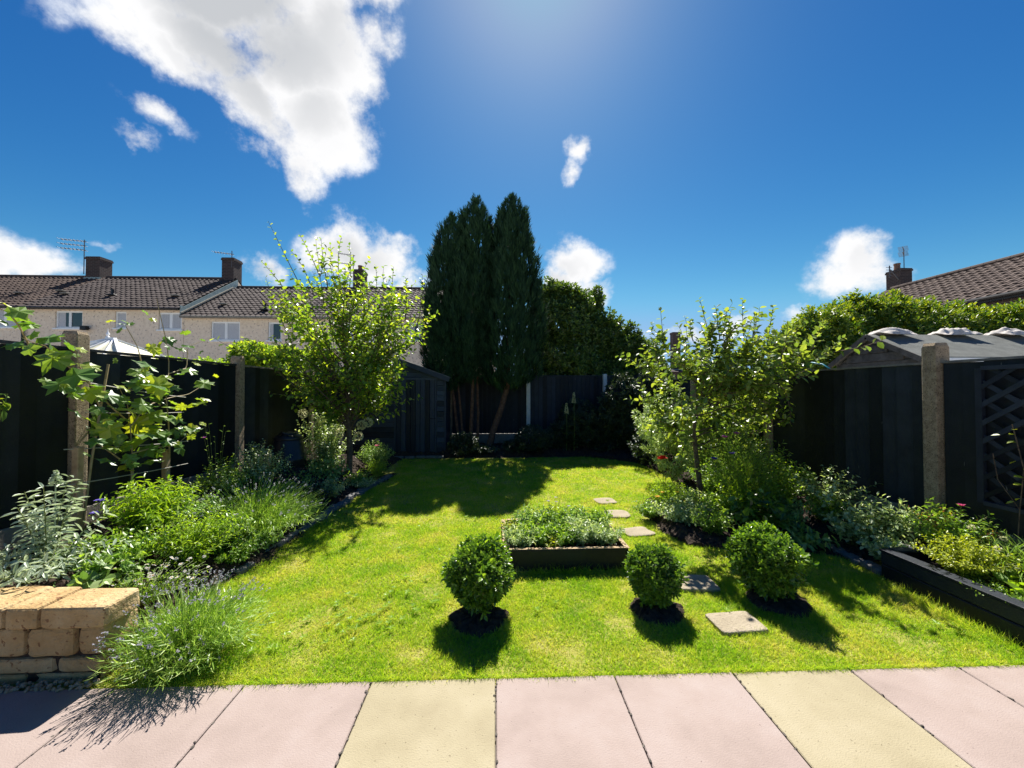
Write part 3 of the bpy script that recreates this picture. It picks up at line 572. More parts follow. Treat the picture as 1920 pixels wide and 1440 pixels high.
# ------------------------------------------------------------------ blue shed at the back
sh = thing('garden_shed', 'dark slate blue timber shed with a plank door in the back left corner', 'shed', (-2.15, 8.6, 0))
SX0, SX1, SY0, SY1, SE, SA = -3.16, -1.12, 8.62, 9.6, 1.76, 2.10; SXc = (SX0+SX1)/2
def ship(b, x0, x1, z0, z1, y, dz=.115, top=None):
    z = z0
    while z < z1-.01:
        zt = min(z+dz, z1); a0, a1 = x0, x1
        if top is not None and zt > SE:
            f = 1-(zt-SE)/(SA-SE); a0 = max(x0, SXc-(SXc-SX0)*f); a1 = min(x1, SXc+(SX1-SXc)*f)
        if a1-a0 > .02: b.prism([(a0, y, z), (a0, y-.020, z+.004), (a0, y-.006, zt-.006), (a0, y, zt-.002)], (a1-a0, 0, 0))
        z = zt
mb = MB(); mb.box(SX0+.01, SX1-.01, SY0+.002, SY1, .06, SE-.004); mb.prism([(SX0+.02, SY0+.003, SE-.003), (SX1-.02, SY0+.003, SE-.003), (SXc, SY0+.003, SA-.02)], (0, SY1-SY0-.01, 0))
DX0, DX1, DZ1 = -2.20, -1.36, 1.68
ship(mb, SX0, DX0-.05, .06, DZ1, SY0); ship(mb, DX1+.045, SX1, .06, DZ1, SY0); ship(mb, SX0, SX1, DZ1+.05, SA, SY0, top=1)
mb.box(SX1-.03, SX1+.012, SY0-.03, SY0+.001, .06, SE-.02); mb.build('wall', M['shed'], sh)
d_ = MB()
for i in range(8):
    w = (DX1-DX0)/8; d_.bevbox((DX0+w*(i+.5), SY0-.014, .88), (w/2-.003, .012, .80), .004)
for z in (1.5, .9, .25): d_.bevbox(((DX0+DX1)/2-.0, SY0-.031, z), ((DX1-DX0)/2-.03, .006, .05), .003) if False else None
door = d_.build('door', M['shed'], sh)
mb = MB(); mb.tube([(DX1-.12, SY0-.03, .82), (DX1-.04, SY0-.045, .82), (DX1+.03, SY0-.03, .82)], .009, 6); mb.build('latch', M['gutter'], door)
mb = MB(); mb.obox((DX0-.025, SY0-.012, .06), (DX0-.025, SY0-.012, DZ1+.03), .045, .03, (0, 1, 0)); mb.obox((DX1+.022, SY0-.012, .06), (DX1+.022, SY0-.012, DZ1+.03), .04, .03, (0, 1, 0)); mb.obox((DX0-.05, SY0-.013, DZ1+.02), (DX1+.045, SY0-.013, DZ1+.02), .03, .05); mb.build('door_frame', M['shed'], sh)
mb = MB(); wx0, wx1, wz0, wz1 = -2.78, -2.40, 1.02, 1.48
for a, b in (((wx0, wz0), (wx1, wz0)), ((wx0, wz1), (wx1, wz1)), ((wx0, wz0+.02), (wx0, wz1-.02)), ((wx1, wz0+.02), (wx1, wz1-.02))): mb.obox((a[0], SY0-.03, a[1]), (b[0], SY0-.03, b[1]), .035, .04, (0, 1, 0) if a[0] == b[0] else (0, 0, 1))
w_ = mb.build('window', M['shed'], sh); mb = MB(); mb.box(wx0+.015, wx1-.015, SY0-.028, SY0-.0225, wz0+.015, wz1-.015); mb.build('pane', M['glass'], w_)
mb = MB()
for s, ex in ((-1, SX0-.08), (1, SX1+.08)):
    a = A([SXc, SA+.0]); b = A([ex, SE-.06]); n = nrm(A([-(b-a)[1], (b-a)[0]])); n = n if n[1] > 0 else -n
    q = [a+n*.012, b+n*.012, b+n*.045, a+n*.045]
    mb.prism([(p[0], SY0-.10, p[1]) for p in q], (0, SY1-SY0+.16, 0))
mb.build('roof', M['felt'], sh)
mb = MB()
for ex in (SX0-.09, SX1+.09): mb.obox((SXc, SY0-.115, SA-.01), (ex, SY0-.115, SE-.085), .022, .095)
mb.prism([(SXc-.06, SY0-.14, SA-.08), (SXc+.06, SY0-.14, SA-.08), (SXc+.05, SY0-.14, SA+.06), (SXc, SY0-.14, SA+.10), (SXc-.05, SY0-.14, SA+.06)], (0, .015, 0)); mb.build('bargeboard', M['shed'], sh)

# ------------------------------------------------------------------ neighbour's shed with sacks on its ridge
ns = thing('garden_shed', 'weathered grey timber shed with felt roof beyond the right fence', 'shed', (8, 6.4, 0))
nx0, nx1, ny0, ny1, ne, na = 6.52, 10.8, 5.62, 7.10, 1.93, 2.385; nyc = 6.42
mb = MB(); z = .05
mb.box(nx0+.02, nx1, ny0+.03, ny1-.03, 0, ne-.02); mb.prism([(nx0+.02, ny0+.04, ne-.02), (nx0+.02, ny1-.04, ne-.02), (nx0+.02, nyc, na-.03)], (nx1-nx0-.02, 0, 0))
while z < na-.02:
    zt = z+.145; f = 1 if zt < ne else max(0, 1-(zt-ne)/(na-ne)); a0 = nyc-(nyc-ny0)*f; a1 = nyc+(ny1-nyc)*f
    if a1-a0 > .05: mb.prism([(nx0+.018, a0, z), (nx0-.012, a0, z+.003), (nx0+.004, a0, zt-.006), (nx0+.018, a0, zt-.003)], (0, a1-a0, 0))
    if zt < ne: mb.prism([(nx0, ny0+.03, z), (nx0, ny0, z+.003), (nx0, ny0+.016, zt-.006), (nx0, ny0+.03, zt-.003)], (nx1-nx0, 0, 0))
    z = zt
mb.build('wall', M['grey_board'], ns)
mb = MB()
for yb in (ny0-.07, ny1+.05):
    mb.prism([(nx0-.07, nyc, na-.005), (nx0-.07, yb, ne-.01), (nx0-.07, yb, ne+.02), (nx0-.07, nyc, na+.03)], (nx1-nx0+.14, 0, 0))
mb.build('roof', M['felt'], ns)
mb = MB()
for yb in (ny0-.09, ny1+.07): mb.obox((nx0-.085, nyc, na-.012), (nx0-.085, yb, ne-.035), .022, .085)
mb.build('bargeboard', M['grey_board'], ns)
mb = MB(); mb.obox((nx0-.05, ny0-.10, ne-.03), (nx1, ny0-.10, ne-.03), .05, .06); mb.build('gutter', M['white'], ns)  # white eave gutter, the sun's bright reflection put into its colour
for i, (x, rz, lb) in enumerate(((6.86, .15, 'pale sack on the neighbour shed ridge, nearest the gable peak'), (7.98, -.1, 'pale sack on the neighbour shed ridge between two others'), (9.02, .1, 'pale sack on the neighbour shed ridge farthest from the gable peak'))):
    N = 22; u = np.linspace(-1, 1, N); X, Y = np.meshgrid(u, u, indexing='ij'); R4 = (1-np.abs(X)**2.6)*(1-np.abs(Y)**2.6); r = np.random.default_rng(i+60)
    th = .062*np.maximum(R4, 0)**.5; wr = sum(.012*np.sin(X*r.normal(0, 5)+Y*r.normal(0, 6)+r.uniform(0, 6)) for _ in range(5)); sx = .29*(1-.10*(1-np.abs(Y)**2)+.06*np.abs(X*Y)); sy = .22
    drape = -.9*sy*np.abs(Y)*.30
    top = np.stack([X*sx, Y*sy*(1-.06*(1-X*X)), th*1.25+wr*np.minimum(1, 4*R4)+drape], -1); bot = np.stack([X*sx, Y*sy*(1-.06*(1-X*X)), -th*.2+drape-.0], -1)
    c, s = math.cos(rz), math.sin(rz); Rm = A([[c, s, 0], [-s, c, 0], [0, 0, 1]]); I = np.arange(N*N).reshape(N, N); F = np.stack([I[:-1, :-1], I[1:, :-1], I[1:, 1:], I[:-1, 1:]], -1).reshape(-1, 4)
    mb = MB(); o0 = A([x, nyc-.02, na+.062]); mb.add(top.reshape(-1, 3)@Rm+o0, F); mb.add(bot.reshape(-1, 3)@Rm+o0, F[:, ::-1]); tag(mb.build('sandbag', M['sack'], smooth=True), lb, 'sack', 'sacks weighing down the shed roof')
mb = MB(); P = [AX(1497, 702, 4.2)+A([0, 0, -.15]), AX(1503, 686, 4.2), AX(1522, 680, 4.2), AX(1542, 683, 4.2), AX(1556, 692, 4.2), AX(1563, 700, 4.2)+A([0, 0, -.12])]
mb.tube(P, .011, 7); tag(mb.build('hose', M['hose'], smooth=True), 'teal hose loop arching just above the right fence', 'hose')

# ================================================================== HOUSES
def facade(b, x0, x1, z0, z1, y, holes, dep=.12, m=0, tf=None):
    xs = sorted({x0, x1, *[v for h in holes for v in h[:2]]}); zs = sorted({z0, z1, *[v for h in holes for v in h[2:4]]})
    q = []
    for i in range(len(xs)-1):
        for j in range(len(zs)-1):
            cx, cz = (xs[i]+xs[i+1])/2, (zs[j]+zs[j+1])/2
            if any(h[0] < cx < h[1] and h[2] < cz < h[3] for h in holes): continue
            q.append([(xs[i], y, zs[j]), (xs[i+1], y, zs[j]), (xs[i+1], y, zs[j+1]), (xs[i], y, zs[j+1])])
    for h in holes:
        a, c, e, g = h[:4]
        q += [[(a, y, e), (a, y+dep, e), (a, y+dep, g), (a, y, g)], [(c, y, e), (c, y, g), (c, y+dep, g), (c, y+dep, e)], [(a, y, g), (a, y+dep, g), (c, y+dep, g), (c, y, g)], [(a, y, e), (c, y, e), (c, y+dep, e), (a, y+dep, e)]]
    V = A(q).reshape(-1, 3)
    if tf: V = tf(V)
    b.add(V, np.arange(len(V)).reshape(-1, 4), m)
def tiles(b, o, u, v, n, L, S, m=0, tw=.25, th=.30, seed=0):
    """tiled slope: o corner at the eave, u along the eave, v up the slope, n normal"""
    o, u, v, n = [A(q, float) for q in (o, u, v, n)]; nu = int(L/tw*6)+1; rows = int(S/th)
    us = np.linspace(0, L, nu); r = np.random.default_rng(seed); jit = r.normal(0, .004, (rows, int(L/tw)+2))
    wave = .022*np.cos(us/tw*2*PI) + .010*np.cos(us/tw*4*PI)
    P = []
    for k in range(rows):
        j = jit[k][(us/tw).astype(int)]
        for e, hz in ((0, .040), (1, .004)):
            s = min((k+e)*S/rows, S); P.append(o + us[:, None]*u + s*v + (wave+hz+j)[:, None]*n)
    P = A(P); I = np.arange(P.shape[0]*nu).reshape(P.shape[0], nu); b.add(P.reshape(-1, 3), np.stack([I[:-1, :-1], I[:-1, 1:], I[1:, 1:], I[1:, :-1]], -1).reshape(-1, 4), m)
def window(parent, x0, x1, z0, z1, y, lights=2, blind_and_sheen=False):
    b = MB(); f = .075
    b.box(x0, x1, y+.06, y+.115, z0, z0+f); b.box(x0, x1, y+.06, y+.115, z1-f, z1); b.box(x0, x0+f, y+.0601, y+.1149, z0+f, z1-f); b.box(x1-f, x1, y+.0601, y+.1149, z0+f, z1-f)
    if lights == 2:
        c = (x0+x1)/2; b.box(c-f*.8, c+f*.8, y+.0601, y+.1149, z0+f, z1-f)
    b.box(x0-.06, x1+.06, y-.06, y+.058, z0-.07, z0-.002)
    w = b.build('window', M['white'], parent); b = MB(); b.box(x0+f*.9, x1-f*.9, y+.085, y+.095, z0+f*.9, z1-f*.9); b.build('pane', M['glass'], w)
    b = MB(); xx = x0+f; k = 9 if blind_and_sheen == 'v' else 1; dx = (x1-x0-2*f)/k  # slats are blinds; plain plane is net with sky reflection put into its grey
    for i in range(k):
        if blind_and_sheen or i == 0: b.box(xx+i*dx+.004, xx+(i+(1 if blind_and_sheen else .3))*dx-.004, y+.079, y+.0845, z0+f, z1-f)
    b.build('blind_and_sheen', M['blind_and_sheen'], w)
def chimney(parent, x, y, zb, zt, wx, wy, pots=1):
    b = MB(); b.box(x-wx/2, x+wx/2, y-wy/2, y+wy/2, zb, zt-.16); b.box(x-wx/2-.035, x+wx/2+.035, y-wy/2-.035, y+wy/2+.035, zt-.158, zt-.06); b.box(x-wx/2-.01, x+wx/2+.01, y-wy/2-.01, y+wy/2+.01, zt-.058, zt)
    ch = b.build('chimney', M['brick'], parent)
    b = MB(); b.box(x-wx/2-.05, x+wx/2+.05, y-wy/2-.06, y+wy/2+.06, zb+.02, zb+(zt-zb)*.13); b.build('flashing', M['lead'], ch)
    return ch
def pots(parent, pts, h=.32, r=.12):
    for p in pts: b = MB(); b.lathe(p, [(r, 0), (r*.9, h*.8), (r*1.08, h*.82), (r*1.05, h), (r*.75, h), (r*.7, h*.5)], 12); b.build('chimney_pot', M['pot'], parent)
def aerial(parent, p, h, arms, d=(-1, 0, 0), ln=1.3):
    b = MB(); p = A(p, float); d = nrm(A(d, float)); b.tube([p, p+(0, 0, h)], .022, 6)
    for z in arms:
        a = p+A([0, 0, z]); b.tube([a+d*-.1, a+d*ln+A([0, 0, .12])], .018, 5)
        for k in range(7): c = a+d*(ln*k/6)+A([0, 0, .12*k/6]); x = nrm(np.cross(d, (0, 0, 1)))*.2; b.tube([c-x, c+x], .009, 4)
    b.build('aerial', M['aerial'], parent)
HY, HRY = 19.0, 22.8
def house(label, pa, pb, ye, yr, wins, tmat, seed, gut=True, over=.0):
    xa, xb = AY(pa, ye, HY)[0], AY(pb, ye, HY)[0]; ze = AY((pa+pb)/2, ye, HY)[2]; zr = AY((pa+pb)/2, yr, HRY)[2]
    o = thing('terraced_house', label, 'house', ((xa+xb)/2, HY, 0), 'terraced houses beyond the left fence'); b = MB()
    hs = []
    for (p0, p1, q0, q1, _, _) in wins:
        a = AY(p0, q1, HY); c = AY(p1, q0, HY); hs.append((a[0], c[0], a[2], c[2]))
    facade(b, xa+.002, xb-.002, 0, ze-.02, HY, hs); b.add([(xa, HY, 0), (xa, HY+7.6, 0), (xa, HY+7.6, ze), (xa, HRY, zr-.1), (xa, HY, ze)], A([[0, 1, 2, 3, 4]])); b.add([(xb, HY, 0), (xb, HY+7.6, 0), (xb, HY+7.6, ze), (xb, HRY, zr-.1), (xb, HY, ze)], A([[4, 3, 2, 1, 0]]))
    b.add([(xa, HY+7.6, 0), (xb, HY+7.6, 0), (xb, HY+7.6, ze), (xa, HY+7.6, ze)], A([[0, 1, 2, 3]])); b.build('wall', M['render'], o)
    for h, w in zip(hs, wins): window(o, *h, HY, w[4], w[5])
    b = MB(); sl = nrm(A([0, HRY-HY, zr-ze])); n = A([0, -sl[2], sl[1]]); S = math.hypot(HRY-HY, zr-ze)+.28
    tiles(b, A([xa, HY, ze])-sl*.28, (1, 0, 0), sl, n, xb-xa, S, 0, seed=seed)
    b.add([(xa, HRY, zr+.01), (xb, HRY, zr+.01), (xb, HY+7.9, ze-.1), (xa, HY+7.9, ze-.1)], A([[0, 1, 2, 3]]))
    for k in range(int((xb-xa)/.45)): b.tube([(xa+k*.45, HRY, zr+.02), (xa+(k+.97)*.45, HRY, zr+.02)], .10, 8)
    rf_ = b.build('roof', tmat, o)
    if gut:
        b = MB(); b.tube([(xa+.02, HY-.27, ze-.17), (xb-.02, HY-.27, ze-.17)], .06, 8); b.box(xa, xb, HY-.2, HY-.012, ze-.20, ze-.14); b.build('gutter', M['gutter'] if gut == 1 else M['paleconc'], o)
    r = np.random.default_rng(seed)
    return o, rf_, xa, xb, ze, zr, sl, n
def roof_vent(rf_, p, n):
    b = MB(); b.bevbox(A(p)+A(n)*.09, (.16, .1, .035), .01); b.build('roof_vent', M['paleconc'], rf_)
def on_roof(px, py, h):                                    # point on the front slope seen at a pixel
    o, rf_, xa, xb, ze, zr, sl, n = h; d = ray(px, py); P0 = A([0, HY, ze]); t = ((P0-cC)@n)/(d@n); return cC+d*t
hA = house('left end terraced house with browner mossy roof and black drainpipe', -330, 48, 569, 517, [(-24, 38, 578, 613, 2, True), (-230, -170, 578, 613, 2, False)], M['tile_brown'], 1)
hB = house('terraced house with dark roof between the two tall chimneys', 48, 345, 573, 521, [(103, 155, 583, 615, 2, False), (215, 237, 584, 615, 1, True), (297, 341, 586, 618, 2, 'v')], M['tile'], 2)
hC = house('lower pinkish terraced house partly behind the plum tree', 345.3, 626, 590, 540, [(395, 450, 603, 638, 2, True), (502, 528, 604, 638, 1, False), (590, 640, 604, 638, 2, False)][:2], M['tile'], 3, gut=2)
hD = house('terraced house hidden behind the conifers and plum tree', 626.3, 930, 591, 542, [(650, 700, 605, 639, 2, False), (760, 812, 605, 639, 2, False)], M['tile'], 4, gut=2)
for h, pts in ((hA, [(37, 552), (115, 548)]), (hB, [(123, 553), (330, 557)]), (hC, [(420, 573)])):
    for p in pts: roof_vent(h[1], on_roof(*p, h), h[7])
for h, p in ((hB, (211, 555)), (hC, (497, 583))):
    q = on_roof(*p, h); b = MB(); b.tube([q-A([0, 0, .1]), q+A([0, 0, .35])], .06, 8); b.bevbox(q+A([0, -.05, .05]), (.2, .12, .03), .01); b.build('soil_pipe', M['gutter'], h[1])
b = MB(); xb = hB[3]; b.box(xb-.03, xb+.015, HY-.2, HY+.02, hC[4]-.1, hB[4]); b.prism([(xb-.012, HY-.22, hC[4]-.05), (xb-.012, HRY, hC[5]-.05), (xb-.012, HRY, hB[5]-.02), (xb-.012, HY-.22, hB[4]-.14)], (.03, 0, 0)); b.build('gable_flashing', M['lead'], hB[0])
b = MB(); q = A([xb+.05, HY-.2, hC[4]-.02]); b.obox(q+hC[7]*.05, q+hC[6]*4.2+hC[7]*.05, .07, .05, tuple(hC[7])); b.build('verge_fillet', M['paleconc'], hC[1])
b = MB(); x = hA[3]+.0; b.tube([(x, HY-.27, hA[4]-.2), (x, HY-.09, hA[4]-.55), (x, HY-.08, 0)], .05, 8); b.build('drainpipe', M['gutter'], hA[0])
b = MB(); q = AY(158, 615, HY-.18); b.bevbox(q, (.14, .09, .10), .02); b.tube([q, q+A([.05, .2, 0])], .03, 6); b.build('flood_lamp', M['gutter'], hB[0])
def stack(h, px, y0, y1, wpx, dy=.0):
    a = AY(px-wpx/2, y1, HRY-.2); c = AY(px+wpx/2, y0, HRY-.2); return chimney(h[1], (a[0]+c[0])/2, HRY+.15, a[2]-.15, c[2], (c[0]-a[0]), .72), (a[0], c[0], a[2], c[2])
c1, e1 = stack(hA, 174, 481, 521, 27); c2, e2 = stack(hB, 427, 483, 540, 23); c3, e3 = stack(hC, 672, 505, 545, 18)
pots(c3, [((e3[0]+e3[1])/2, HRY+.1, e3[3])], .3, .13)
aerial(hA[0], (e1[0]-.05, HRY-.25, e1[2]+.2), 1.95, [1.35, 1.6, 1.85]); aerial(hB[0], (e2[0]+.55, HRY-.2, e2[2]+1.2), .95, [.75], ln=1.0); aerial(hC[0], (e3[0]-.03, HRY-.2, e3[2]), 2.1, [1.0, 1.5, 2.05], ln=.85)
# conservatory behind the left fence
cv = thing('conservatory', 'cream roofed conservatory with white ridge bars behind the left fence', 'conservatory', (-11.1, 11.5, 0))
ex0, ex1, ey0, ey1, ez = -12.6, -10.75, 10.5, 12.5, 2.30; ap = A([-11.15, 11.5, 2.90]); ap2 = A([-10.95, 11.5, 2.90])
b = MB(); b.box(ex0+.1, ex1-.1, ey0+.1, ey1-.1, 0, ez-.03); b.build('wall', M['white'], cv)
b = MB(); cs = [A([ex0, ey0, ez]), A([ex1+.9, ey0, ez]), A([ex1+.9, ey1, ez]), A([ex0, ey1, ez])]
b.add([cs[0], cs[1], ap2, ap, cs[2], cs[3]], [A([[0, 1, 2, 3], [4, 5, 3, 2]]), A([[5, 0, 3], [1, 4, 2]])]); b.build('roof', M['cream'], cv)
b = MB(); up = A([0, 0, .02])
for q in (cs[0], cs[3]): b.obox(q+up, ap+up, .07, .05)
for q in (cs[1], cs[2]): b.obox(q+up, ap2+up, .07, .05)
b.obox(ap+up*1.5, ap2+up*1.5, .10, .07); b.obox(cs[0], cs[1], .09, .09); b.obox(cs[0], cs[3], .09, .09)
for k in range(1, 6): x = ex0+(ex1+.9-ex0)*k/6; t = (k/6); q = ap+(ap2-ap)*t; b.obox(A([x, ey0, ez])+up, q+up, .04, .035)
for k in (1, 2): y = ey0+(ey1-ey0)*k/3; b.obox(A([ex0, y, ez])+up, ap+up, .04, .035)
b.build('glazing_bar', M['white'], cv)
b = MB(); b.lathe(ap+(0, 0, .03), [(.06, 0), (.05, .05), (.02, .08), (.045, .13), (.015, .2), (.001, .30)], 8); b.build('finial', M['white'], cv)
# right-hand house, its ridge running away from the camera
hr = thing('brick_house', 'house with long brown tiled roof and chimney beyond the right hedge', 'house', (22, 14, 0))
rx, ex, zr, ze, ya, yb = 21.7, 18.3, 7.0, 4.95, 8.0, 20.4
b = MB(); b.box(18.6, 24.8, ya+.2, yb-.15, 0, 4.9); b.prism([(18.6, yb-.15, 4.9), (24.8, yb-.15, 4.9), (rx, yb-.15, 6.9)], (0, -.2, 0)); b.build('wall', M['brick'], hr)
b = MB(); sl = nrm(A([rx-ex, 0, zr-ze])); n = A([-sl[2], 0, sl[0]]); tiles(b, (ex, yb, ze), (0, -1, 0), sl, n, yb-ya, math.hypot(rx-ex, zr-ze), 0, .30, .34, 9); b.add([(rx, ya, zr), (rx, yb, zr), (25.2, yb, 4.9), (25.2, ya, 4.9)], A([[0, 1, 2, 3]]))
for k in range(int((yb-ya)/.45)): b.tube([(rx, ya+k*.45, zr+.03), (rx, ya+(k+.97)*.45, zr+.03)], .11, 8)
rr_ = b.build('roof', M['tile_brown'], hr)
b = MB(); b.tube([(ex-.05, ya, ze-.06), (ex-.05, yb, ze-.06)], .07, 8); b.box(ex+.02, ex+.3, ya, yb, ze-.2, ze-.05); b.build('gutter', M['gutter'], hr)
cy = 21.0; a = AY(1676, 545, cy); c = AY(1695, 507, cy); chr_ = chimney(rr_, (a[0]+c[0])/2, cy, a[2]-1.0, c[2], c[0]-a[0], .85); pots(chr_, [((a[0]+c[0])/2-.1, cy, c[2])], .38, .15)
aerial(hr, ((a[0]+c[0])/2+.1, cy-.2, c[2]), 1.15, [.75, 1.05], (-.8, -.6, 0), .5); b = MB(); q = A([a[0]-.02, cy-.3, a[2]+.55]); b.tube([q, q+A([-.65, -.1, .55])], .03, 5); b.tube([q+A([-.65, -.1, .1]), q+A([-.65, -.1, .75])], .03, 5)
for k in range(4): b.tube([q+A([-.85, -.1, .2+.15*k]), q+A([-.5, -.1, .2+.15*k])], .014, 4)
b.build('wall_aerial', M['aerial'], hr)
# tiny far house whose chimney shows over the apple tree
fh = thing('far_house', 'far house with only its chimney showing above the apple tree', 'house', (16, 34, 0)); a = AY(1264, 650, 34); c = AY(1278, 622, 34)
b = MB(); b.box(a[0]-4, a[0]+6, 33, 40, 0, 3.2); b.build('wall', M['brick'], fh); b = MB(); b.prism([(a[0]-4.2, 32.6, 3.1), (a[0]-4.2, 40.4, 3.1), (a[0]-4.2, 36.5, 3.7)], (10.4, 0, 0)); rr2 = b.build('roof', M['tile'], fh); chimney(rr2, (a[0]+c[0])/2, 34.5, 2.9, c[2], c[0]-a[0], .6)

# ================================================================== compost bin, vine stakes and wires
cb = thing('compost_bin', 'black plastic compost bin with domed lid by the left fence', 'compost bin', (-3.02, 5.75, .12))
b = MB(); b.lathe((-3.02, 5.75, .10), [(.23, 0), (.225, .3), (.232, .33), (.232, .36), (.215, .38), (.195, .60), (.17, .64)], 28); b.build('body', M['black'], cb, smooth=True)
b = MB(); b.lathe((-3.02, 5.75, .74), [(.185, -.015), (.19, .0), (.185, .02), (.135, .055), (.125, .06), (.12, .075), (.11, .085), (.001, .088)], 28); b.build('lid', M['black'], cb, smooth=True)
b = MB(); b.tube([(-3.02-.06, 5.62, .80), (-3.02, 5.60, .835), (-3.02+.06, 5.62, .80)], .012, 6); b.build('lid_handle', M['black'], cb)
for (px, top, bot, X, lb) in ((143, 838, 1000, -3.13, 'thick pale square timber stake beside the nearest left concrete post'), (310, 843, 945, -3.15, 'shorter rounded timber stake between the two left concrete posts')):
    a = AX(px, bot, X); c = AX(px, top, X); a[2] = .2; b = MB(); b.bevbox((a[0], a[1], (a[2]+c[2])/2), (.024, .024, (c[2]-a[2])/2), .005); tag(b.build('timber_stake', M['wood']), lb, 'stake')
b = MB(); b.tube([A([-3.12, 3.09, .25]), AX(155, 985, -3.12), AX(172, 860, -3.13), AX(203, 683, -3.15)], .0085, 7); tag(b.build('bamboo_cane', M['cane']), 'leaning bamboo cane tied among the vine leaves', 'cane')
b = MB(); b.tube([AX(247, 940, -3.14)*A([1, 1, 0])+A([0, 0, .25]), AX(247, 870, -3.14)], .006, 6); tag(b.build('bamboo_cane', M['cane']), 'short thin upright cane under the lowest vine wire', 'cane')
for (x0, y0, x1, y1, X, lb) in ((112, 912, 352, 869, -3.12, 'lowest vine training wire strung between the stakes'), (120, 843, 352, 827, -3.14, 'second lowest vine training wire crossing the thick stake'), (160, 773, 345, 773, -3.15, 'vine training wire second from the top'), (163, 717, 348, 745, -3.15, 'topmost vine training wire sloping down to the right')):
    p = AX(x0, y0, X); q = AX(x1, y1, X); b = MB(); b.tube([p, p*.67+q*.33+A([0, 0, -.008]), p*.33+q*.67+A([0, 0, -.009]), q], .0038, 5); tag(b.build('vine_wire', M['wire']), lb, 'wire', 'training wires for the grape vine')

# ================================================================== TREES
# plum tree
r = np.random.default_rng(21)
o = thing('plum_tree', 'young plum tree with sunlit leaves growing in the left bed', 'tree', (-2.28, 6.1, .1))
tk = [(-2.28, 6.1, .05), (-2.27, 6.1, .5), (-2.29, 6.1, .95), (-2.33, 6.1, 1.4), (-2.36, 6.12, 1.9), (-2.42, 6.1, 2.5)]
ends = []; st = []
for i in range(52):
    d = rdir(r, 1, -.85, 1.)[0]; e = A([-2.28, 6.1, 2.05]) + d*A([1.25, .95, 1.12])*r.uniform(.5, 1.0)*(1+.28*math.sin(d[0]*4+d[2]*3+1)*math.cos(d[1]*3+d[2]*5)); 
    if e[2] < 1.45: e[2] = 1.4+r.uniform(0, .35); e[0] = -2.28+(e[0]+2.28)*.75
    ends.append(e); st.append(np.clip((e[2]-.9)/2.2, .38, .92)*r.uniform(.85, 1.))
for px, py in ((560, 560), (600, 520), (535, 640), (790, 590), (770, 570), (740, 590), (700, 560), (650, 560), (560, 700), (525, 600), (580, 620), (540, 580), (620, 500), (575, 540), (760, 640), (795, 630), (720, 610), (670, 520), (600, 740), (690, 745), (560, 730), (740, 700)): ends.append(AY(px, py, 6.1+r.normal(0, .4))); st.append(r.uniform(.55, .85))
sh_ = []
for p0, p1, p2 in (((575, 560), (535, 480), (503, 415)), ((600, 520), (585, 480), (562, 440)), ((615, 540), (605, 490), (602, 448)), ((640, 540), (628, 490), (640, 445)), ((560, 580), (520, 520), (490, 490)), ((545, 640), (510, 560), (498, 520)), ((700, 590), (708, 540), (705, 498)), ((735, 600), (733, 550), (738, 500)), ((760, 600), (765, 560), (760, 520)), ((780, 620), (795, 560), (792, 515)), ((790, 660), (805, 610), (806, 575)), ((590, 560), (575, 500), (545, 470)), ((655, 545), (660, 500), (655, 460))):
    y = 6.1+r.normal(0, .3); a, b_, c = AY(*p0, y), AY(*p1, y), AY(*p2, y); t = np.linspace(0, 1, 7)[:, None]; sh_.append((1-t)**2*a+2*t*(1-t)*b_+t*t*c)
limb_tree(o, r, tk, .052, ends, st, 8, .50, 12, .112, .66, M['l_plum'], 'bark', sh_)
# apple tree
r = np.random.default_rng(22)
o = thing('apple_tree', 'slender apple tree with broad leaves standing in the right flower bed', 'tree', (2.51, 4.6, .05))
tk = [(2.51, 4.6, .0), (2.47, 4.6, .35), (2.43, 4.6, .7), (2.42, 4.62, .95), (2.46, 4.6, 1.3), (2.5, 4.6, 1.6)]
ends = []; st = []
for px, py in ((1215, 690), (1240, 640), (1290, 640), (1330, 620), (1375, 615), (1420, 620), (1460, 640), (1500, 640), (1530, 650), (1560, 660), (1225, 745), (1260, 720), (1320, 700), (1400, 680), (1450, 700), (1490, 690), (1340, 740), (1280, 770), (1420, 740), (1460, 760), (1490, 775), (1380, 720), (1310, 660), (1440, 660), (1230, 790), (1420, 800), (1400, 640), (1270, 680), (1350, 660), (1520, 690), (1470, 670), (1510, 720), (1430, 720), (1360, 700), (1390, 760), (1250, 760), (1330, 780), (1445, 780)):
    ends.append(AY(px, py, (4.15 if py < 705 and px > 1300 else 4.6)+r.normal(0, .28))); st.append(np.clip((ends[-1][2]-.55)/1.25, .45, .95)*r.uniform(.85, 1.02))
sh_ = []
for p0, p1, p2 in (((1335, 650), (1322, 600), (1312, 560)), ((1395, 640), (1392, 600), (1392, 562)), ((1350, 640), (1345, 600), (1342, 575)), ((1440, 640), (1445, 600), (1450, 575)), ((1410, 650), (1412, 610), (1418, 590)), ((1500, 660), (1530, 620), (1545, 605)), ((1530, 680), (1560, 650), (1582, 632)), ((1235, 680), (1225, 660), (1230, 640)), ((1375, 640), (1365, 600), (1360, 580)), ((1470, 640), (1485, 620), (1490, 600)), ((1460, 720), (1485, 745), (1482, 795)), ((1300, 640), (1290, 615), (1296, 600))):
    y = 4.6+r.normal(0, .2); a, b_, c = AY(*p0, y), AY(*p1, y), AY(*p2, y); t = np.linspace(0, 1, 7)[:, None]; sh_.append((1-t)**2*a+2*t*(1-t)*b_+t*t*c)
limb_tree(o, r, tk, .036, ends, st, 10, .34, 11, .118, .64, M['l_apple'], 'bark', sh_, up=.3)
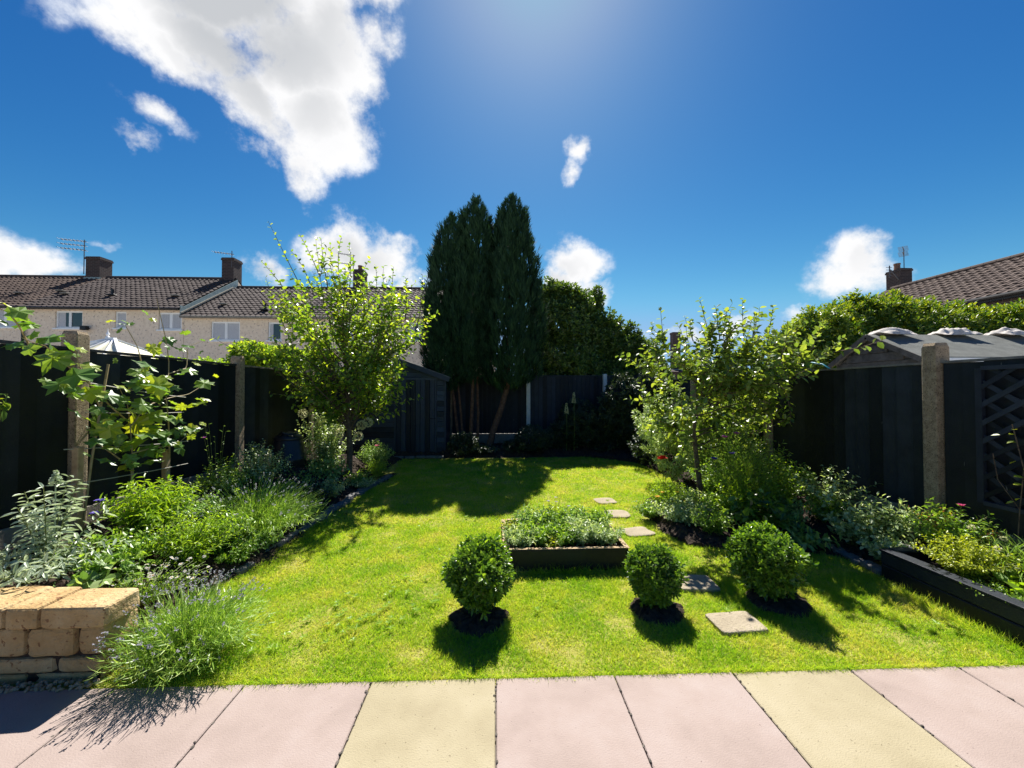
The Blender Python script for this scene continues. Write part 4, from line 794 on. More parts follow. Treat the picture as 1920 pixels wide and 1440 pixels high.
# conifers
def conifer(label, base, prof, trunks, n, seed, lean=(0, 0)):
    """prof: (z, radius, x offset) from bottom to top"""
    r = np.random.default_rng(seed); o = thing('conifer', label, 'tree', base, 'tall columnar conifers by the back fence'); prof = A(prof, float)
    z = r.uniform(0, 1, n*2); z = prof[0, 0]+(prof[-1, 0]-prof[0, 0])*z; R = np.interp(z, prof[:, 0], prof[:, 1]); k = r.uniform(0, R.max(), n*2) < R; z = z[k][:n]; R = R[k][:n]; X = np.interp(z, prof[:, 0], prof[:, 2]); m = len(z)
    a = r.uniform(0, 2*PI, m); lump = 1+.12*np.sin(a*5+z*.9+seed)+.09*np.sin(a*9-z*1.7)+.08*np.sin(a*3+z*5)+.06*np.sin(a*4-z*11)
    q = R*lump*r.uniform(.74, 1.05, m)*1.0; out = np.stack([np.cos(a), np.sin(a), 0*a], -1)
    p = np.stack([base[0]+X+q*np.cos(a), base[1]+q*np.sin(a), z], -1); d = out*r.uniform(.15, .6, (m, 1))+A([0, 0, 1])+r.normal(0, .10, (m, 3))
    L = r.uniform(.16, .34, m)*np.clip(R/.35, .55, 1.05); b = MB(); b.scatter(T_SPRIG, p, d, out+r.normal(0, .5, (m, 3)), L, L*.8)
    t = r.uniform(-.35, 1, 60); zz = prof[-1, 0]-t*.25; b.scatter(T_SPRIG, np.stack([base[0]+prof[-1, 2]+r.normal(0, .03, 60), base[1]+r.normal(0, .03, 60), zz-.1], -1), A([0, 0, 1.])+r.normal(0, .18, (60, 3)), rdir(r, 60), .2, .16)
    b.build('crown', M['l_con'], o)
    for pts, rad in trunks: b = MB(); b.tube(pts, np.linspace(rad, rad*.6, len(pts)), 7); b.build('trunk', M['redbark'], o, smooth=True)
CY = 9.05; k_ = CY/FPX
def pr(rows): return [(AY(cx, y, CY)[2], hw*k_, AY(cx, y, CY)[0]) for y, cx, hw in rows]
def pb(rows, bx): return [(z, rr, x-bx) for z, rr, x in pr(rows)]
bx = AY(915, 840, CY)[0]
conifer('rightmost tall conifer with one leaning reddish trunk', (bx, CY, .05), pb([(738, 952, 14), (720, 953, 40), (690, 955, 52), (650, 957, 58), (600, 957, 56), (550, 957, 50), (500, 957, 44), (450, 958, 34), (410, 960, 24), (385, 960, 14), (372, 960, 3)], bx),
        [([(bx, CY, 0), (bx+.12, CY, .5), (bx+.30, CY, 1.0), (bx+.44, CY, 1.5), (bx+.5, CY, 2.6), (bx+.52, CY, 4.5)], .085)], 5200, 1)
bx = AY(880, 840, CY)[0]
conifer('middle tall conifer with dark crown and thin reddish stems', (bx, CY+.05, .05), pb([(722, 880, 16), (700, 880, 32), (650, 881, 42), (600, 882, 43), (550, 884, 42), (500, 887, 38), (450, 890, 32), (410, 892, 23), (388, 892, 13), (374, 892, 3)], bx),
        [([(bx+.02, CY, 0), (bx+.05, CY, .8), (bx+.08, CY, 1.6), (bx+.05, CY, 3.)], .05), ([(bx+.18, CY+.1, 0), (bx+.2, CY+.1, .9), (bx+.18, CY+.1, 1.8)], .04)], 3800, 2)
bx = AY(862, 840, CY)[0]
conifer('leftmost shorter conifer with broad base above the shed corner', (bx, CY+.1, .05), pb([(735, 842, 14), (712, 840, 34), (680, 838, 40), (650, 837, 40), (600, 838, 38), (550, 841, 37), (500, 844, 33), (460, 846, 27), (430, 847, 19), (404, 846, 4)], bx),
        [([(bx, CY+.1, 0), (bx-.10, CY+.1, .8), (bx-.2, CY+.1, 1.6), (bx-.25, CY+.1, 2.5)], .04), ([(bx+.1, CY+.05, 0), (bx+.02, CY+.05, .9), (bx-.06, CY+.05, 1.7)], .035)], 3600, 3)
# evergreens and hedges beyond the fences
def blobs_px(rows, Y, bz, by=0): 
    out = []
    for px, py, rx, rz in rows:
        yy = Y + rng.uniform(-.25, .25); c = AY(px, py, yy); s = yy/FPX; out.append((c[0], yy, c[2], rx*s, min(rx*s, 1.0), rz*s))
    return out
def shrub_px(name, label, cat, rows, Y, n, L, leaf, seed, group=None, **kw):
    bl = blobs_px(rows, Y, 0); cx = sum(b[0] for b in bl)/len(bl); base = (cx, Y, 0.0)
    return shrub(name, label, cat, base, [(b[0]-cx, b[1]-Y, b[2], *b[3:]) for b in bl], n, L, leaf, seed, group=group, **kw)
shrub_px('evergreen_tree', 'big bushy evergreen tree behind the back fence beside the conifers', 'tree', [(1060, 600, 46, 50), (1040, 565, 24, 30), (1080, 598, 26, 36), (1066, 665, 54, 52), (1020, 640, 24, 60), (1112, 650, 28, 44), (1118, 565, 8, 18), (1118, 590, 9, 14), (1050, 720, 45, 30), (1105, 700, 40, 44)], 10.7, 10500, .24, M['l_dark'], 31, lump=.26, W=.85, lo=.55, hi=1.14, up=.7)
shrub_px('evergreen_tree', 'smaller dark evergreen tree at the back right fence corner', 'tree', [(1140, 645, 26, 42), (1168, 668, 28, 38), (1198, 696, 26, 34), (1165, 722, 50, 42), (1216, 725, 30, 42), (1205, 680, 26, 30), (1238, 720, 18, 34), (1150, 600, 8, 18), (1184, 632, 8, 18), (1214, 662, 7, 16)], 10.5, 6800, .23, M['l_dark'], 32, lump=.26, W=.85, lo=.55, hi=1.10)
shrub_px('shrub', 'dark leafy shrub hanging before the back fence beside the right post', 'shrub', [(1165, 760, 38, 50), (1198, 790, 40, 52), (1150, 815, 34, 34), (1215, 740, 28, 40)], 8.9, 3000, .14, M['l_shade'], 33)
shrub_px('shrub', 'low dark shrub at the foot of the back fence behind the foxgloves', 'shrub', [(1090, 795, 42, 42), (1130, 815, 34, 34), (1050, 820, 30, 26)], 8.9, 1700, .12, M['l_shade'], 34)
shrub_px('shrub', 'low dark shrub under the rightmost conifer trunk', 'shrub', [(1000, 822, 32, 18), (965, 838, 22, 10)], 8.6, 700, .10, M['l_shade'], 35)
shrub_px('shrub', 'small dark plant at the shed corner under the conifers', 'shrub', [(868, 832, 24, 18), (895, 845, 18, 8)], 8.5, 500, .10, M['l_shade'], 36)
shrub_px('hedge', 'high clipped green hedge behind the neighbour shed on the right', 'hedge', [(1500, 655, 40, 36), (1540, 632, 44, 42), (1590, 612, 44, 36), (1640, 602, 44, 30), (1700, 606, 48, 28), (1765, 614, 48, 28), (1820, 618, 50, 25), (1880, 612, 50, 27), (1940, 608, 50, 28), (1570, 665, 60, 40), (1680, 650, 80, 36), (1800, 650, 80, 30), (1910, 645, 70, 30), (1610, 575, 8, 16), (1672, 572, 10, 14), (1740, 585, 9, 14)], 9.6, 13000, .25, M['l_hedge'], 37, lump=.34, W=.75, lo=.6, hi=1.16, up=.7)
shrub_px('ivy_bush', 'leafy green bush rising above the left fence behind the plum tree', 'shrub', [(470, 672, 26, 26), (505, 678, 26, 20), (540, 680, 30, 20), (580, 684, 30, 22)], 7.9, 1500, .15, M['l_plum'], 38)
shrub_px('low_hedge', 'thin line of green leaves just above the left fence top', 'hedge', [(320, 690, 24, 16), (355, 694, 24, 14), (392, 694, 24, 16), (420, 700, 20, 14)], 6.9, 600, .10, M['l_bright'], 39)
# box balls
r = np.random.default_rng(50); b = MB(); n = 2100; d = rdir(r, n); w = sum(np.sin(d@r.normal(0, 3.5, 3)+r.uniform(0, 6)) for _ in range(5))/5
q = r.uniform(.62, 1.10, n)*(1+.20*w); p = d*q[:, None]*A([1, 1, 1.04]); p[:, :2] *= np.where(p[:, 2:] < 0, 1+.22*p[:, 2:], 1.); p[:, :2] *= 1.02; dd = nrm(d+A([0, 0, .75])+r.normal(0, .35, d.shape)); l = r.uniform(.17, .33, n)
def boxball(x, y, rad, cz, label, rz):
    o = thing('box_ball', label, 'shrub', (x, y, .02), 'clipped box balls in the lawn'); b = MB(); c, s = math.cos(rz), math.sin(rz); Rm = A([[c, s, 0], [-s, c, 0], [0, 0, 1]])
    sk = np.where(np.random.default_rng(int(rz*10)).uniform(0, 1, n) > .96, 1.7, 1.)
    b.scatter(T_SHOOT, ((p@Rm)*(1+.10*np.sin(p[:, :1]*2.3+rz*2)+.07*np.sin(p[:, 1:2]*3+rz)))*rad*.98+A([x, y, cz]), dd@Rm, r.normal(0, 1, d.shape), l*rad*1.45*sk, l*rad*1.3*sk); b.build('foliage', M['l_box'], o)
    tw = []; 
    for i in range(16): e = rdir(r, 1, -.4, 1)[0]*rad*.8; tw.append(np.linspace(0, 1, 5)[:, None]*(A([x, y, cz])+e-A([x, y, .0]))+A([x, y, .0])+A([0, 0, .05])*np.sin(np.linspace(0, PI, 5))[:, None])
    b = MB(); b.tubes(A(tw), np.linspace(.008, .002, 5)[None].repeat(16, 0), 5); b.build('branch', M['bark'], o)
boxball(-.12, 2.50, .172, .245, 'clipped box ball alone in open lawn, left of the raised bed', 0.)
boxball(1.04, 2.55, .145, .205, 'smallest clipped box ball, before the right end of the raised bed', 1.7)
boxball(1.90, 2.62, .178, .235, 'shaded clipped box ball farthest right, near the dark planter', 3.4)

# ================================================================== GRAPE VINE
r = np.random.default_rng(60); o = thing('grape_vine', 'grape vine with large lobed leaves trained on wires along the left fence', 'vine', (-3.15, 3.4, .25))
def vp(pts, X=-3.15): return [AX(x, y, X+r.normal(0, .03)) for x, y in pts]
canes = [vp([(246, 940), (250, 880), (246, 820), (240, 760), (225, 730)]), vp([(318, 850), (316, 790), (310, 730), (318, 690), (312, 640), (300, 590), (294, 560)]), vp([(240, 790), (205, 760), (170, 720), (130, 690), (90, 650), (55, 640), (40, 632)]),
         vp([(55, 648), (35, 610), (15, 585), (-10, 575)], -3.1), vp([(190, 770), (170, 720), (150, 690), (140, 650)], -3.08), vp([(245, 800), (275, 760), (320, 745), (352, 740), (385, 720)]), vp([(248, 850), (285, 840), (330, 835), (370, 800)]), vp([(250, 880), (210, 850), (180, 830), (165, 800)]), vp([(300, 760), (270, 700), (258, 650), (235, 610)]), vp([(318, 700), (350, 690), (352, 650), (378, 640)])]
b = MB()
for c in canes:
    c = A(c); t = np.linspace(0, 1, 14); P = np.stack([np.interp(t, np.linspace(0, 1, len(c)), c[:, k]) for k in range(3)], -1); b.tube(P, np.linspace(.0065, .0025, 14), 5)
b.build('cane', M['cane'], o)
LP_ = [(30, 585, 1), (8, 578, .8), (85, 640, 1), (45, 650, .9), (100, 665, 1.3), (70, 615, .7), (135, 670, .9), (150, 700, 1.2), (130, 720, 1.1), (165, 735, 1.2), (140, 745, 1.), (175, 690, .9), (250, 700, 1.2), (265, 720, 1.3), (300, 715, 1.5), (280, 690, 1.), (325, 730, 1.1), (355, 700, 1.3), (372, 722, 1.), (375, 762, 1.4), (320, 640, .8), (300, 660, .6), (290, 605, .5), (235, 610, .4), (330, 660, .5), (378, 645, .5), (215, 745, 1.1), (230, 735, 1.), (195, 750, 1.1), (180, 790, 1.2), (210, 785, 1.2), (235, 775, 1.1), (255, 790, 1.3), (285, 780, 1.2), (310, 770, 1.), (330, 790, 1.2), (350, 810, 1.2), (362, 805, 1.), (200, 815, 1.2), (175, 830, 1.), (225, 820, 1.3), (250, 835, 1.2), (275, 820, 1.2), (300, 815, 1.), (215, 845, 1.1), (240, 860, 1.), (275, 845, 1.3), (285, 870, 1.), (320, 830, 1.), (340, 840, .9), (262, 760, 1.), (295, 745, 1.), (185, 770, .9), (230, 880, .8), (205, 870, .8), (255, 875, .9), (330, 815, .8), (285, 730, 1.1), (270, 805, 1.), (215, 800, 1.)]
N = len(LP_); pos = A([AX(x+r.normal(0, 4), y-8, -3.12+r.uniform(-.08, .14)) for x, y, _ in LP_]); sz = A([s for *_, s in LP_])*.145*r.uniform(.7, 1.15, N)
d = np.stack([r.normal(.25, .45, N), r.normal(-.55, .5, N), r.uniform(-.75, .1, N)], -1); nn = np.stack([r.normal(.35, .3, N), r.normal(-.2, .45, N), np.full(N, .85)], -1)
b = MB(); b.scatter(T_VINE, pos, d, nn, sz, sz*1.05)
pos2 = pos[r.integers(0, N, 110)]+r.normal(0, .06, (110, 3)); s2 = r.uniform(.045, .105, 110); b.scatter(T_VINE, pos2, np.stack([r.normal(.2, .6, 110), r.normal(-.3, .6, 110), r.uniform(-.8, .3, 110)], -1), np.stack([r.normal(.2, .5, 110), r.normal(0, .5, 110), np.full(110, .8)], -1), s2, s2)
b.build('foliage', M['l_grape'], o)
o = thing('climber', 'small leafy climber shoot hanging on the nearest left fence panel', 'vine', (-3.28, 2.62, .9)); b = MB(); c = [AX(-30, 850, -3.2), AX(-5, 800, -3.2), AX(8, 760, -3.2), AX(14, 738, -3.2)]; b.tube(c, .004, 5); b.build('stem', M['stem'], o)
N = 14; t = r.uniform(0, 1, N); pos = A([np.interp(t, np.linspace(0, 1, 4), A(c)[:, k]) for k in range(3)]).T; b = MB(); s2 = r.uniform(.05, .085, N); b.scatter(T_OV, pos, np.stack([r.normal(.3, .5, N), r.normal(-.3, .4, N), r.uniform(-.5, .3, N)], -1), np.stack([r.normal(.2, .4, N), r.normal(0, .4, N), np.full(N, .9)], -1), s2, s2*.6); b.build('foliage', M['l_grape'], o)

def tip(P, q): q = np.array(q); return P[np.argmin(np.sum((P[:, -1]-q)**2, 1)), -1]
# ================================================================== BORDER PLANTS
def lavender(label, base, n, h, spread, leaf_n, seed, lean=(0, 0), flop=0, fl=1.):
    r = np.random.default_rng(seed); o = thing('lavender', label, 'lavender', base, 'lavender bushes in the left bed')
    P = stems(r, base, n, h, spread, spread*.45, .35, 6, lean, dome=.45)
    if flop:
        k = r.choice(n, flop, False); a = r.uniform(-PI*.95, -PI*.08, flop); e = A([np.cos(a), np.sin(a)*.8]).T*r.uniform(.18, .33, (flop, 1)); s = np.linspace(0, 1, 6)[None, :, None]; z = r.uniform(.03, .20, flop); p0 = P[k, :1]; p2 = np.concatenate([np.array(base)[:2]+e, z[:, None]], 1)[:, None]; p1 = p0*.5+p2*.5+A([0, 0, .16]); P[k] = (1-s)**2*p0+2*s*(1-s)*p1+s*s*p2
    b = MB(); b.tubes(P, np.linspace(.0016, .0011, 6)[None].repeat(n, 0), 3)
    q = stems(r, base, leaf_n, h*.72, spread*.95, spread*.5, .5, 4, lean, dome=.5); b2 = MB(); leaves_on(b2, r, q, 13, .075, .085, T_GR, .12, 1., (.6, 1.2), lvar=.4, taper=.1); b.build('stem', M['l_lav'], o); b2.build('foliage', M['l_lav'], o)
    k = r.choice(n, int(n*fl), False); tip = P[k, -1]; tn = nrm(P[k, -1]-P[k, -2]); hd = MB()
    for j in range(6): hd.scatter(T_OV, tip-tn*(.028*j/6), tn*.7+rdir(r, len(k)), rdir(r, len(k)), .011, .008)
    bl = hd.build('bloom', M['p_lilac'], o); bl['kind'] = 'stuff'; return o
lavender('large lavender spilling from the stone wall end onto the patio', (-1.66, 2.17, .0), 170, .47, .255, 520, 1, (.03, -.01), 34)
lavender('lavender bush halfway down the left bed behind the edging stones', (-2.28, 3.75, .10), 260, .56, .44, 760, 2, (.05, -.05), 0, .6)
def spike(mat, o, p0, p1, rad, n, seed, L=.03):
    r = np.random.default_rng(seed); t = r.uniform(0, 1, n); p = A(p0)+(A(p1)-A(p0))*t[:, None]; d = rdir(r, n, -.3, .4); rr = rad*(1-.8*t); b = MB(); b.scatter(T_OV, p+d*rr[:, None]*.3, d, rdir(r, n), L*(1-.6*t), L*.8*(1-.6*t)); return b.build('flower_spike', mat, o)
# silver buddleia at far left
o, P, r = herb('buddleia', 'tall silvery buddleia with pointed grey leaves at the stone wall', 'shrub', (-2.78, 2.52, .28), 9, .58, .22, M['l_silver'], 24, .088, .22, seed=3, stem_r=.004, t0=.12, el=(.1, .6), hvar=.5, droop=.2)
b = MB(); S0 = A([[(-2.78, 2.55, .28), (-2.77, 2.55, .5), (-2.77, 2.55, .7), (-2.77, 2.55, .86)]]); b.tubes(S0, A([[.005, .0045, .004, .003]]), 5); leaves_on(b, r, S0, 24, .11, .18, T_OV, .15, .98, (.1, .5), droop=.15); b.build('foliage', M['l_silver'], o); spike(M['l_silver'], o, (-2.77, 2.55, .84), (-2.77, 2.55, .93), .03, 90, 4)
herb('buddleia', 'low silvery grey leaved plant sprawling over the coping stones', 'shrub', (-2.62, 2.36, .30), 16, .22, .34, M['l_silver'], 16, .068, .26, seed=5, stem_r=.003, droop=.25, dome=.1)
herb('silver_shrub', 'silvery plant half cut by the frame edge above the stone wall', 'shrub', (-3.05, 2.34, .30), 14, .24, .26, M['l_silver'], 16, .06, .28, seed=6, stem_r=.003, droop=.2)
o, P, r = herb('aster_clump', 'bright green clump of upright narrow leaves with two violet blooms', 'plant', (-2.72, 3.12, .28), 42, .46, .26, M['l_bright'], 22, .075, .22, seed=7, el=(.1, .7))
for q in ((195, 950), (178, 962), (188, 975)): flower('flower', M['p_violet'], o, tip(P, AY(*q, 2.9)), .034, 9, .4)
herb('herb_clump', 'leafy green mound between the silvery buddleia and the lavender', 'plant', (-2.55, 2.72, .24), 44, .24, .30, M['l_green'], 16, .05, .55, seed=8)
herb('broadleaf_plant', 'low plant with broad rounded pale green leaves near the daisies', 'plant', (-2.42, 2.55, .22), 14, .15, .2, M['l_mid'], 6, .085, .8, seed=9, t0=.5, droop=.1)
herb('herb_clump', 'feathery bright green clump right behind the white daisies', 'plant', (-2.25, 2.95, .12), 70, .42, .28, M['l_bright'], 22, .045, .26, seed=10)
herb('herb_clump', 'yellowish green leafy clump before the second lavender', 'plant', (-2.25, 3.25, .10), 40, .34, .22, M['l_green'], 16, .05, .4, seed=11)
herb('dark_herb', 'dark small leaved shrub under the shorter timber stake', 'shrub', (-2.9, 3.62, .26), 44, .40, .26, M['l_bright'], 20, .035, .6, seed=12)
herb('dark_herb', 'small dark leaved shrub against the white gravel board', 'shrub', (-2.85, 4.25, .24), 36, .36, .22, M['l_mid'], 18, .035, .6, seed=13)
o = herb('daisy_clump', 'low clump of small white daisies at the stone wall corner', 'daisies', (-2.12, 2.42, .16), 60, .17, .26, M['l_green'], 9, .03, .28, seed=14, lean=(0, .04))[0]
r = np.random.default_rng(141); f0 = None
for i in range(44):
    c = A([-2.12+r.uniform(-.36, .30), 2.42+r.uniform(-.14, .26), .16+r.uniform(.10, .22)])
    if f0 is None: f0 = flower('flower', M['p_white'], o, A([-2.12, 2.42, .16]), .013, 11, .15, M['p_yellow'], w=.45); f0.location = c-A([-2.12, 2.42, .16])
    else: e = dup(f0, parent=o); e.location = c-A([-2.12, 2.42, .16]); e.rotation_euler = (r.normal(0, .4), r.normal(0, .4), r.uniform(0, 6)); e.scale = (r.uniform(.8, 1.3),)*3
o, P, r = herb('verbena', 'wiry verbena with one tiny mauve head before the dark fence', 'plant', (-2.98, 4.25, .22), 4, .95, .12, M['l_mid'], 7, .05, .2, seed=15, stem_r=.003, hvar=.25); flower('flower', M['p_mauve'], o, P[0, -1], .022, 9, .5)
o, P, r = herb('verbena', 'thin flower stalks with small white heads left of the second post', 'plant', (-2.9, 4.7, .2), 6, .62, .2, M['l_mid'], 6, .04, .25, seed=16, stem_r=.003)
for i in range(3): flower('flower', M['p_white'], o, P[i, -1], .022, 8, .3)
herb('spirea_shrub', 'pale small leaved shrub in front of the compost bin', 'shrub', (-2.85, 4.75, .18), 60, .62, .34, M['l_pale'], 26, .036, .6, seed=17)
herb('spirea_shrub', 'grey green shrub beside the second concrete post', 'shrub', (-2.98, 4.35, .20), 36, .5, .22, M['l_bright'], 22, .034, .6, seed=18)
herb('dark_herb', 'dark leafy edging plant behind the second lavender', 'plant', (-2.25, 4.75, .04), 40, .26, .24, M['l_shade'], 14, .045, .6, seed=19)
herb('herb_clump', 'leafy plant with pale leaves left of the plum trunk', 'plant', (-2.38, 5.5, .06), 30, .42, .26, M['l_mid'], 14, .06, .6, seed=20)
herb('herb_clump', 'low bronze tinted plant at the foot of the plum tree', 'plant', (-2.05, 5.9, .02), 34, .2, .24, M['l_green'], 12, .045, .5, seed=21)
o, P, r = herb('hydrangea', 'tall pale shrub with round greenish heads behind the plum trunk', 'shrub', (-2.72, 6.35, .10), 64, 1.05, .46, M['l_pale'], 26, .055, .65, seed=22, stem_r=.004)
for q in ((568, 775), (678, 797), (690, 792), (600, 790), (636, 812), (672, 818)):
    c = AY(*q, 6.2); r2 = np.random.default_rng(q[0]); b = MB(); dd_ = rdir(r2, 120); b.scatter(T_OV, c+dd_*.055, dd_+rdir(r2, 120)*.7, rdir(r2, 120), .03, .024); b.build('flower_head', M['p_cream'], o)
o, P, r = herb('bush_daisy', 'dense light green bush with one pink flower right of the plum trunk', 'shrub', (-2.08, 6.75, .03), 85, .52, .30, M['l_mid'], 24, .04, .38, seed=23); flower('flower', M['p_pink'], o, tip(P, AY(708, 838, 6.6))+A([0, 0, .01]), .05, 10, .6, M['p_yellow']); 
herb('bush_daisy', 'narrow upright light green plant at the lawn edge below the pink flower', 'plant', (-1.92, 6.35, .02), 40, .3, .2, M['l_bright'], 18, .04, .3, seed=24)
herb('herb_clump', 'low pale ground cover where the left edging ends', 'plant', (-1.95, 5.75, .02), 30, .13, .2, M['l_pale'], 10, .04, .5, seed=25)
for i, (x, y, z, n, h, sp, lf, lb) in enumerate((
    (-2.12, 3.25, .04, 26, .17, .16, 'l_green', 'small leafy plant at the inner edge of the left edging stones'),
    (-2.10, 3.5, .04, 26, .15, .16, 'l_mid', 'grey green leafy plant at the left edging just before the lavender bush'),
    (-2.12, 4.25, .04, 34, .20, .18, 'l_mid', 'grey green leafy plant at the left edging just past the lavender bush'),
    (-2.45, 4.55, .10, 34, .34, .24, 'l_green', 'green leafy plant between lavender bush and grey shrub in the left bed'),
    (-2.15, 5.15, .04, 34, .24, .22, 'l_pale', 'pale leafy plant halfway between lavender bush and plum trunk'),
    (-2.5, 4.95, .10, 36, .30, .26, 'l_mid', 'grey green leafy plant in front of the pale shrub by the compost bin'),
    (-2.62, 5.95, .08, 44, .5, .28, 'l_mid', 'bushy grey green plant between compost bin and plum trunk'),
    (-2.6, 3.4, .22, 40, .34, .26, 'l_mid', 'grey green leafy plant right of the violet aster clump'),
    (-2.55, 3.95, .14, 34, .3, .22, 'l_green', 'dark leafy plant just behind the lavender bush on the fence side'))):
    herb('border_plant', lb, 'plant', (x, y, z), n, h, sp, M[lf], 15, .045, .5, seed=150+i, group='leafy plants filling the left bed')
for i, (x, y, z, n, h, sp, lf, lb) in enumerate((
    (3.3, 3.7, .1, 30, .3, .22, 'l_green', 'leafy green plant between arching shrub and pale broad leaved plant'),
    (2.95, 3.85, .05, 36, .3, .24, 'l_mid', 'grey green plant inside the right edging before the cornflowers'),
    (2.45, 4.05, .04, 44, .34, .24, 'l_bright', 'bright green plant in front of the apple trunk'),
    (2.2, 4.25, .04, 40, .26, .24, 'l_pale', 'pale plant left of the apple trunk base'),
    (2.75, 4.85, .05, 50, .5, .3, 'l_green', 'tall leafy plant behind the apple trunk'),
    (3.35, 5.0, .1, 50, .6, .3, 'l_mid', 'bushy plant before the second right fence post'))):
    herb('border_plant', lb, 'plant', (x, y, z), n, h, sp, M[lf], 16, .048, .5, seed=170+i, group='leafy plants filling the right bed')
# right side
o, P, r = herb('cornflower', 'tall wispy cornflower clump with blue and mauve blooms at the apple trunk', 'plant', (2.78, 4.25, .05), 95, 1.02, .40, M['l_lav'], 26, .06, .11, seed=30, stem_r=.0026, hvar=.45, el=(.5, 1.1))
herb('cornflower', 'feathery bright green stems rising in front of the apple trunk', 'plant', (2.62, 4.02, .05), 60, .74, .30, M['l_bright'], 24, .055, .11, seed=301, stem_r=.0024, hvar=.5, el=(.5, 1.1))
for m_, q in (('p_mauve', (1378, 833)), ('p_violet', (1347, 843)), ('p_violet', (1292, 858)), ('p_mauve', (1357, 812)), ('p_violet', (1357, 846))): flower('flower', M[m_], o, tip(P, AY(*q, 4.0)), .045, 11, .6)
herb('phlox', 'dense green clump right of the cornflowers below the fence post', 'plant', (3.05, 4.1, .06), 56, .74, .3, M['l_bright'], 24, .05, .4, seed=31)
shrub_px('rose_bush', 'pale leaved rose bush at the lawn edge behind the poppy', 'shrub', [(1235, 800, 34, 45), (1262, 850, 32, 40), (1300, 820, 40, 55)], 6.0, 1150, .10, M['l_pale'], 71, W=1.1, lump=.25)
shrub_px('rose_bush', 'green rose bush filling the gap between apple tree and right fence', 'shrub', [(1400, 780, 50, 50), (1440, 820, 40, 50), (1350, 830, 45, 50), (1380, 860, 60, 40)], 5.4, 1500, .10, M['l_apple'], 72, W=1.1, lump=.25)
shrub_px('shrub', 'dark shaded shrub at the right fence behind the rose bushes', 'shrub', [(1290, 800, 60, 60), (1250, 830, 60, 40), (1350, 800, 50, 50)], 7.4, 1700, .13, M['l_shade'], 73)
o = thing('poppy', 'red poppy on a thin stem at the right edge of the lawn', 'poppy', (2.2, 4.95, .02)); b = MB(); c = AY(1237, 857, 4.95)
for q in ((1237, 860), (1219, 870), (1265, 872), (1228, 848)): e = AY(*q, 4.95); b.tube([(2.24, 4.95, .0), ((2.24+e[0])/2+.02, 4.95, e[2]*.55), e], .0035, 5)
b.build('stem', M['stem'], o); flower('flower', M['p_red'], o, c-A([0, .06, .02]), .078, 6, .5, M['gutter'], w=1.1); flower('flower', M['p_red'], o, c+A([.012, -.07, -.01]), .058, 6, 1.0, w=1.1)
for q in ((1219, 870), (1265, 872)): e = AY(*q, 4.95); b = MB(); b.lathe(e-A([0, 0, .015]), [(.001, 0), (.011, .012), (.012, .025), (.001, .042)], 8); b.build('seed_head', M['stem'], o)
herb('poppy_leaves', 'grassy pale foliage below the red poppy', 'plant', (2.3, 4.95, .0), 44, .2, .26, M['l_lav'], 10, .07, .2, seed=32)
o, P, r = herb('coreopsis', 'bright clump with several yellow flowers left of the apple trunk', 'plant', (2.02, 4.45, .03), 55, .34, .26, M['l_bright'], 18, .05, .25, seed=33)
f0 = None
for q in ((1262, 934), (1225, 938), (1247, 936), (1288, 944), (1255, 980), (1275, 990), (1240, 946)): flower('flower', M['p_yellow'], o, tip(P, AY(*q, 4.35)), .03, 8, .3)
herb('herb_clump', 'pale leafy mound before the yellow flowers', 'plant', (1.92, 3.95, .03), 48, .24, .26, M['l_pale'], 14, .045, .55, seed=34)
herb('herb_clump', 'small dark green mound beside the rounded stepping stones', 'plant', (1.72, 4.25, .02), 30, .2, .16, M['l_green'], 12, .04, .6, seed=35)
herb('herb_clump', 'orange speckled green plant at the front of the apple tree bed', 'plant', (2.12, 3.68, .03), 40, .28, .22, M['l_green'], 14, .045, .35, seed=36)
herb('broadleaf_plant', 'dark broad leaved plant behind the right box ball', 'plant', (2.55, 3.62, .05), 18, .38, .26, M['l_box'], 9, .11, .6, seed=37, droop=.1)
herb('broadleaf_plant', 'floppy pale leaved plant lying over the right edging stones', 'plant', (2.86, 3.46, .02), 14, .16, .22, M['l_mid'], 7, .10, .4, seed=38, droop=.3)
o = thing('primrose', 'small rosette of upright oval leaves among the right edging stones', 'plant', (3.22, 3.55, .06)); a = A([.3, 1.6, 2.6, 3.6, 5.]); b = MB(); b.scatter(T_OV, np.repeat([[3.22, 3.55, .07]], 5, 0), np.stack([np.cos(a)*.7, np.sin(a)*.7, A([.9, .5, 1.0, .4, .7])], -1), np.repeat([[0, -.3, 1.]], 5, 0), .10, .055); b.build('foliage', M['l_pale'], o)
herb('fuchsia', 'glossy arching shrub before the right gravel board', 'shrub', (3.40, 3.85, .12), 30, .56, .38, M['l_pale'], 18, .05, .6, seed=39, stem_r=.004)
herb('fuchsia', 'dark small leaved shrub at the fence right of the cornflowers', 'shrub', (3.40, 4.45, .12), 36, .4, .26, M['l_mid'], 20, .04, .6, seed=40)
herb('viola_clump', 'pale broad leaved plant beside the planter corner', 'plant', (3.18, 3.32, .06), 22, .30, .20, M['l_pale'], 10, .065, .6, seed=41)
herb('viola_clump', 'bright leafy ground plant just behind the planter corner', 'plant', (3.18, 3.05, .04), 40, .24, .2, M['l_pale'], 12, .045, .65, seed=42)
herb('dark_herb', 'grey green plant with pointed leaves behind the planter end', 'plant', (3.38, 3.2, .12), 36, .38, .24, M['l_pale'], 16, .055, .4, seed=43)
o, P, r = herb('pieris', 'pieris shrub with bronze orange tips and one pink bloom by the post', 'shrub', (3.45, 2.80, .16), 40, .42, .24, M['l_green'], 20, .055, .3, seed=44, stem_r=.003)
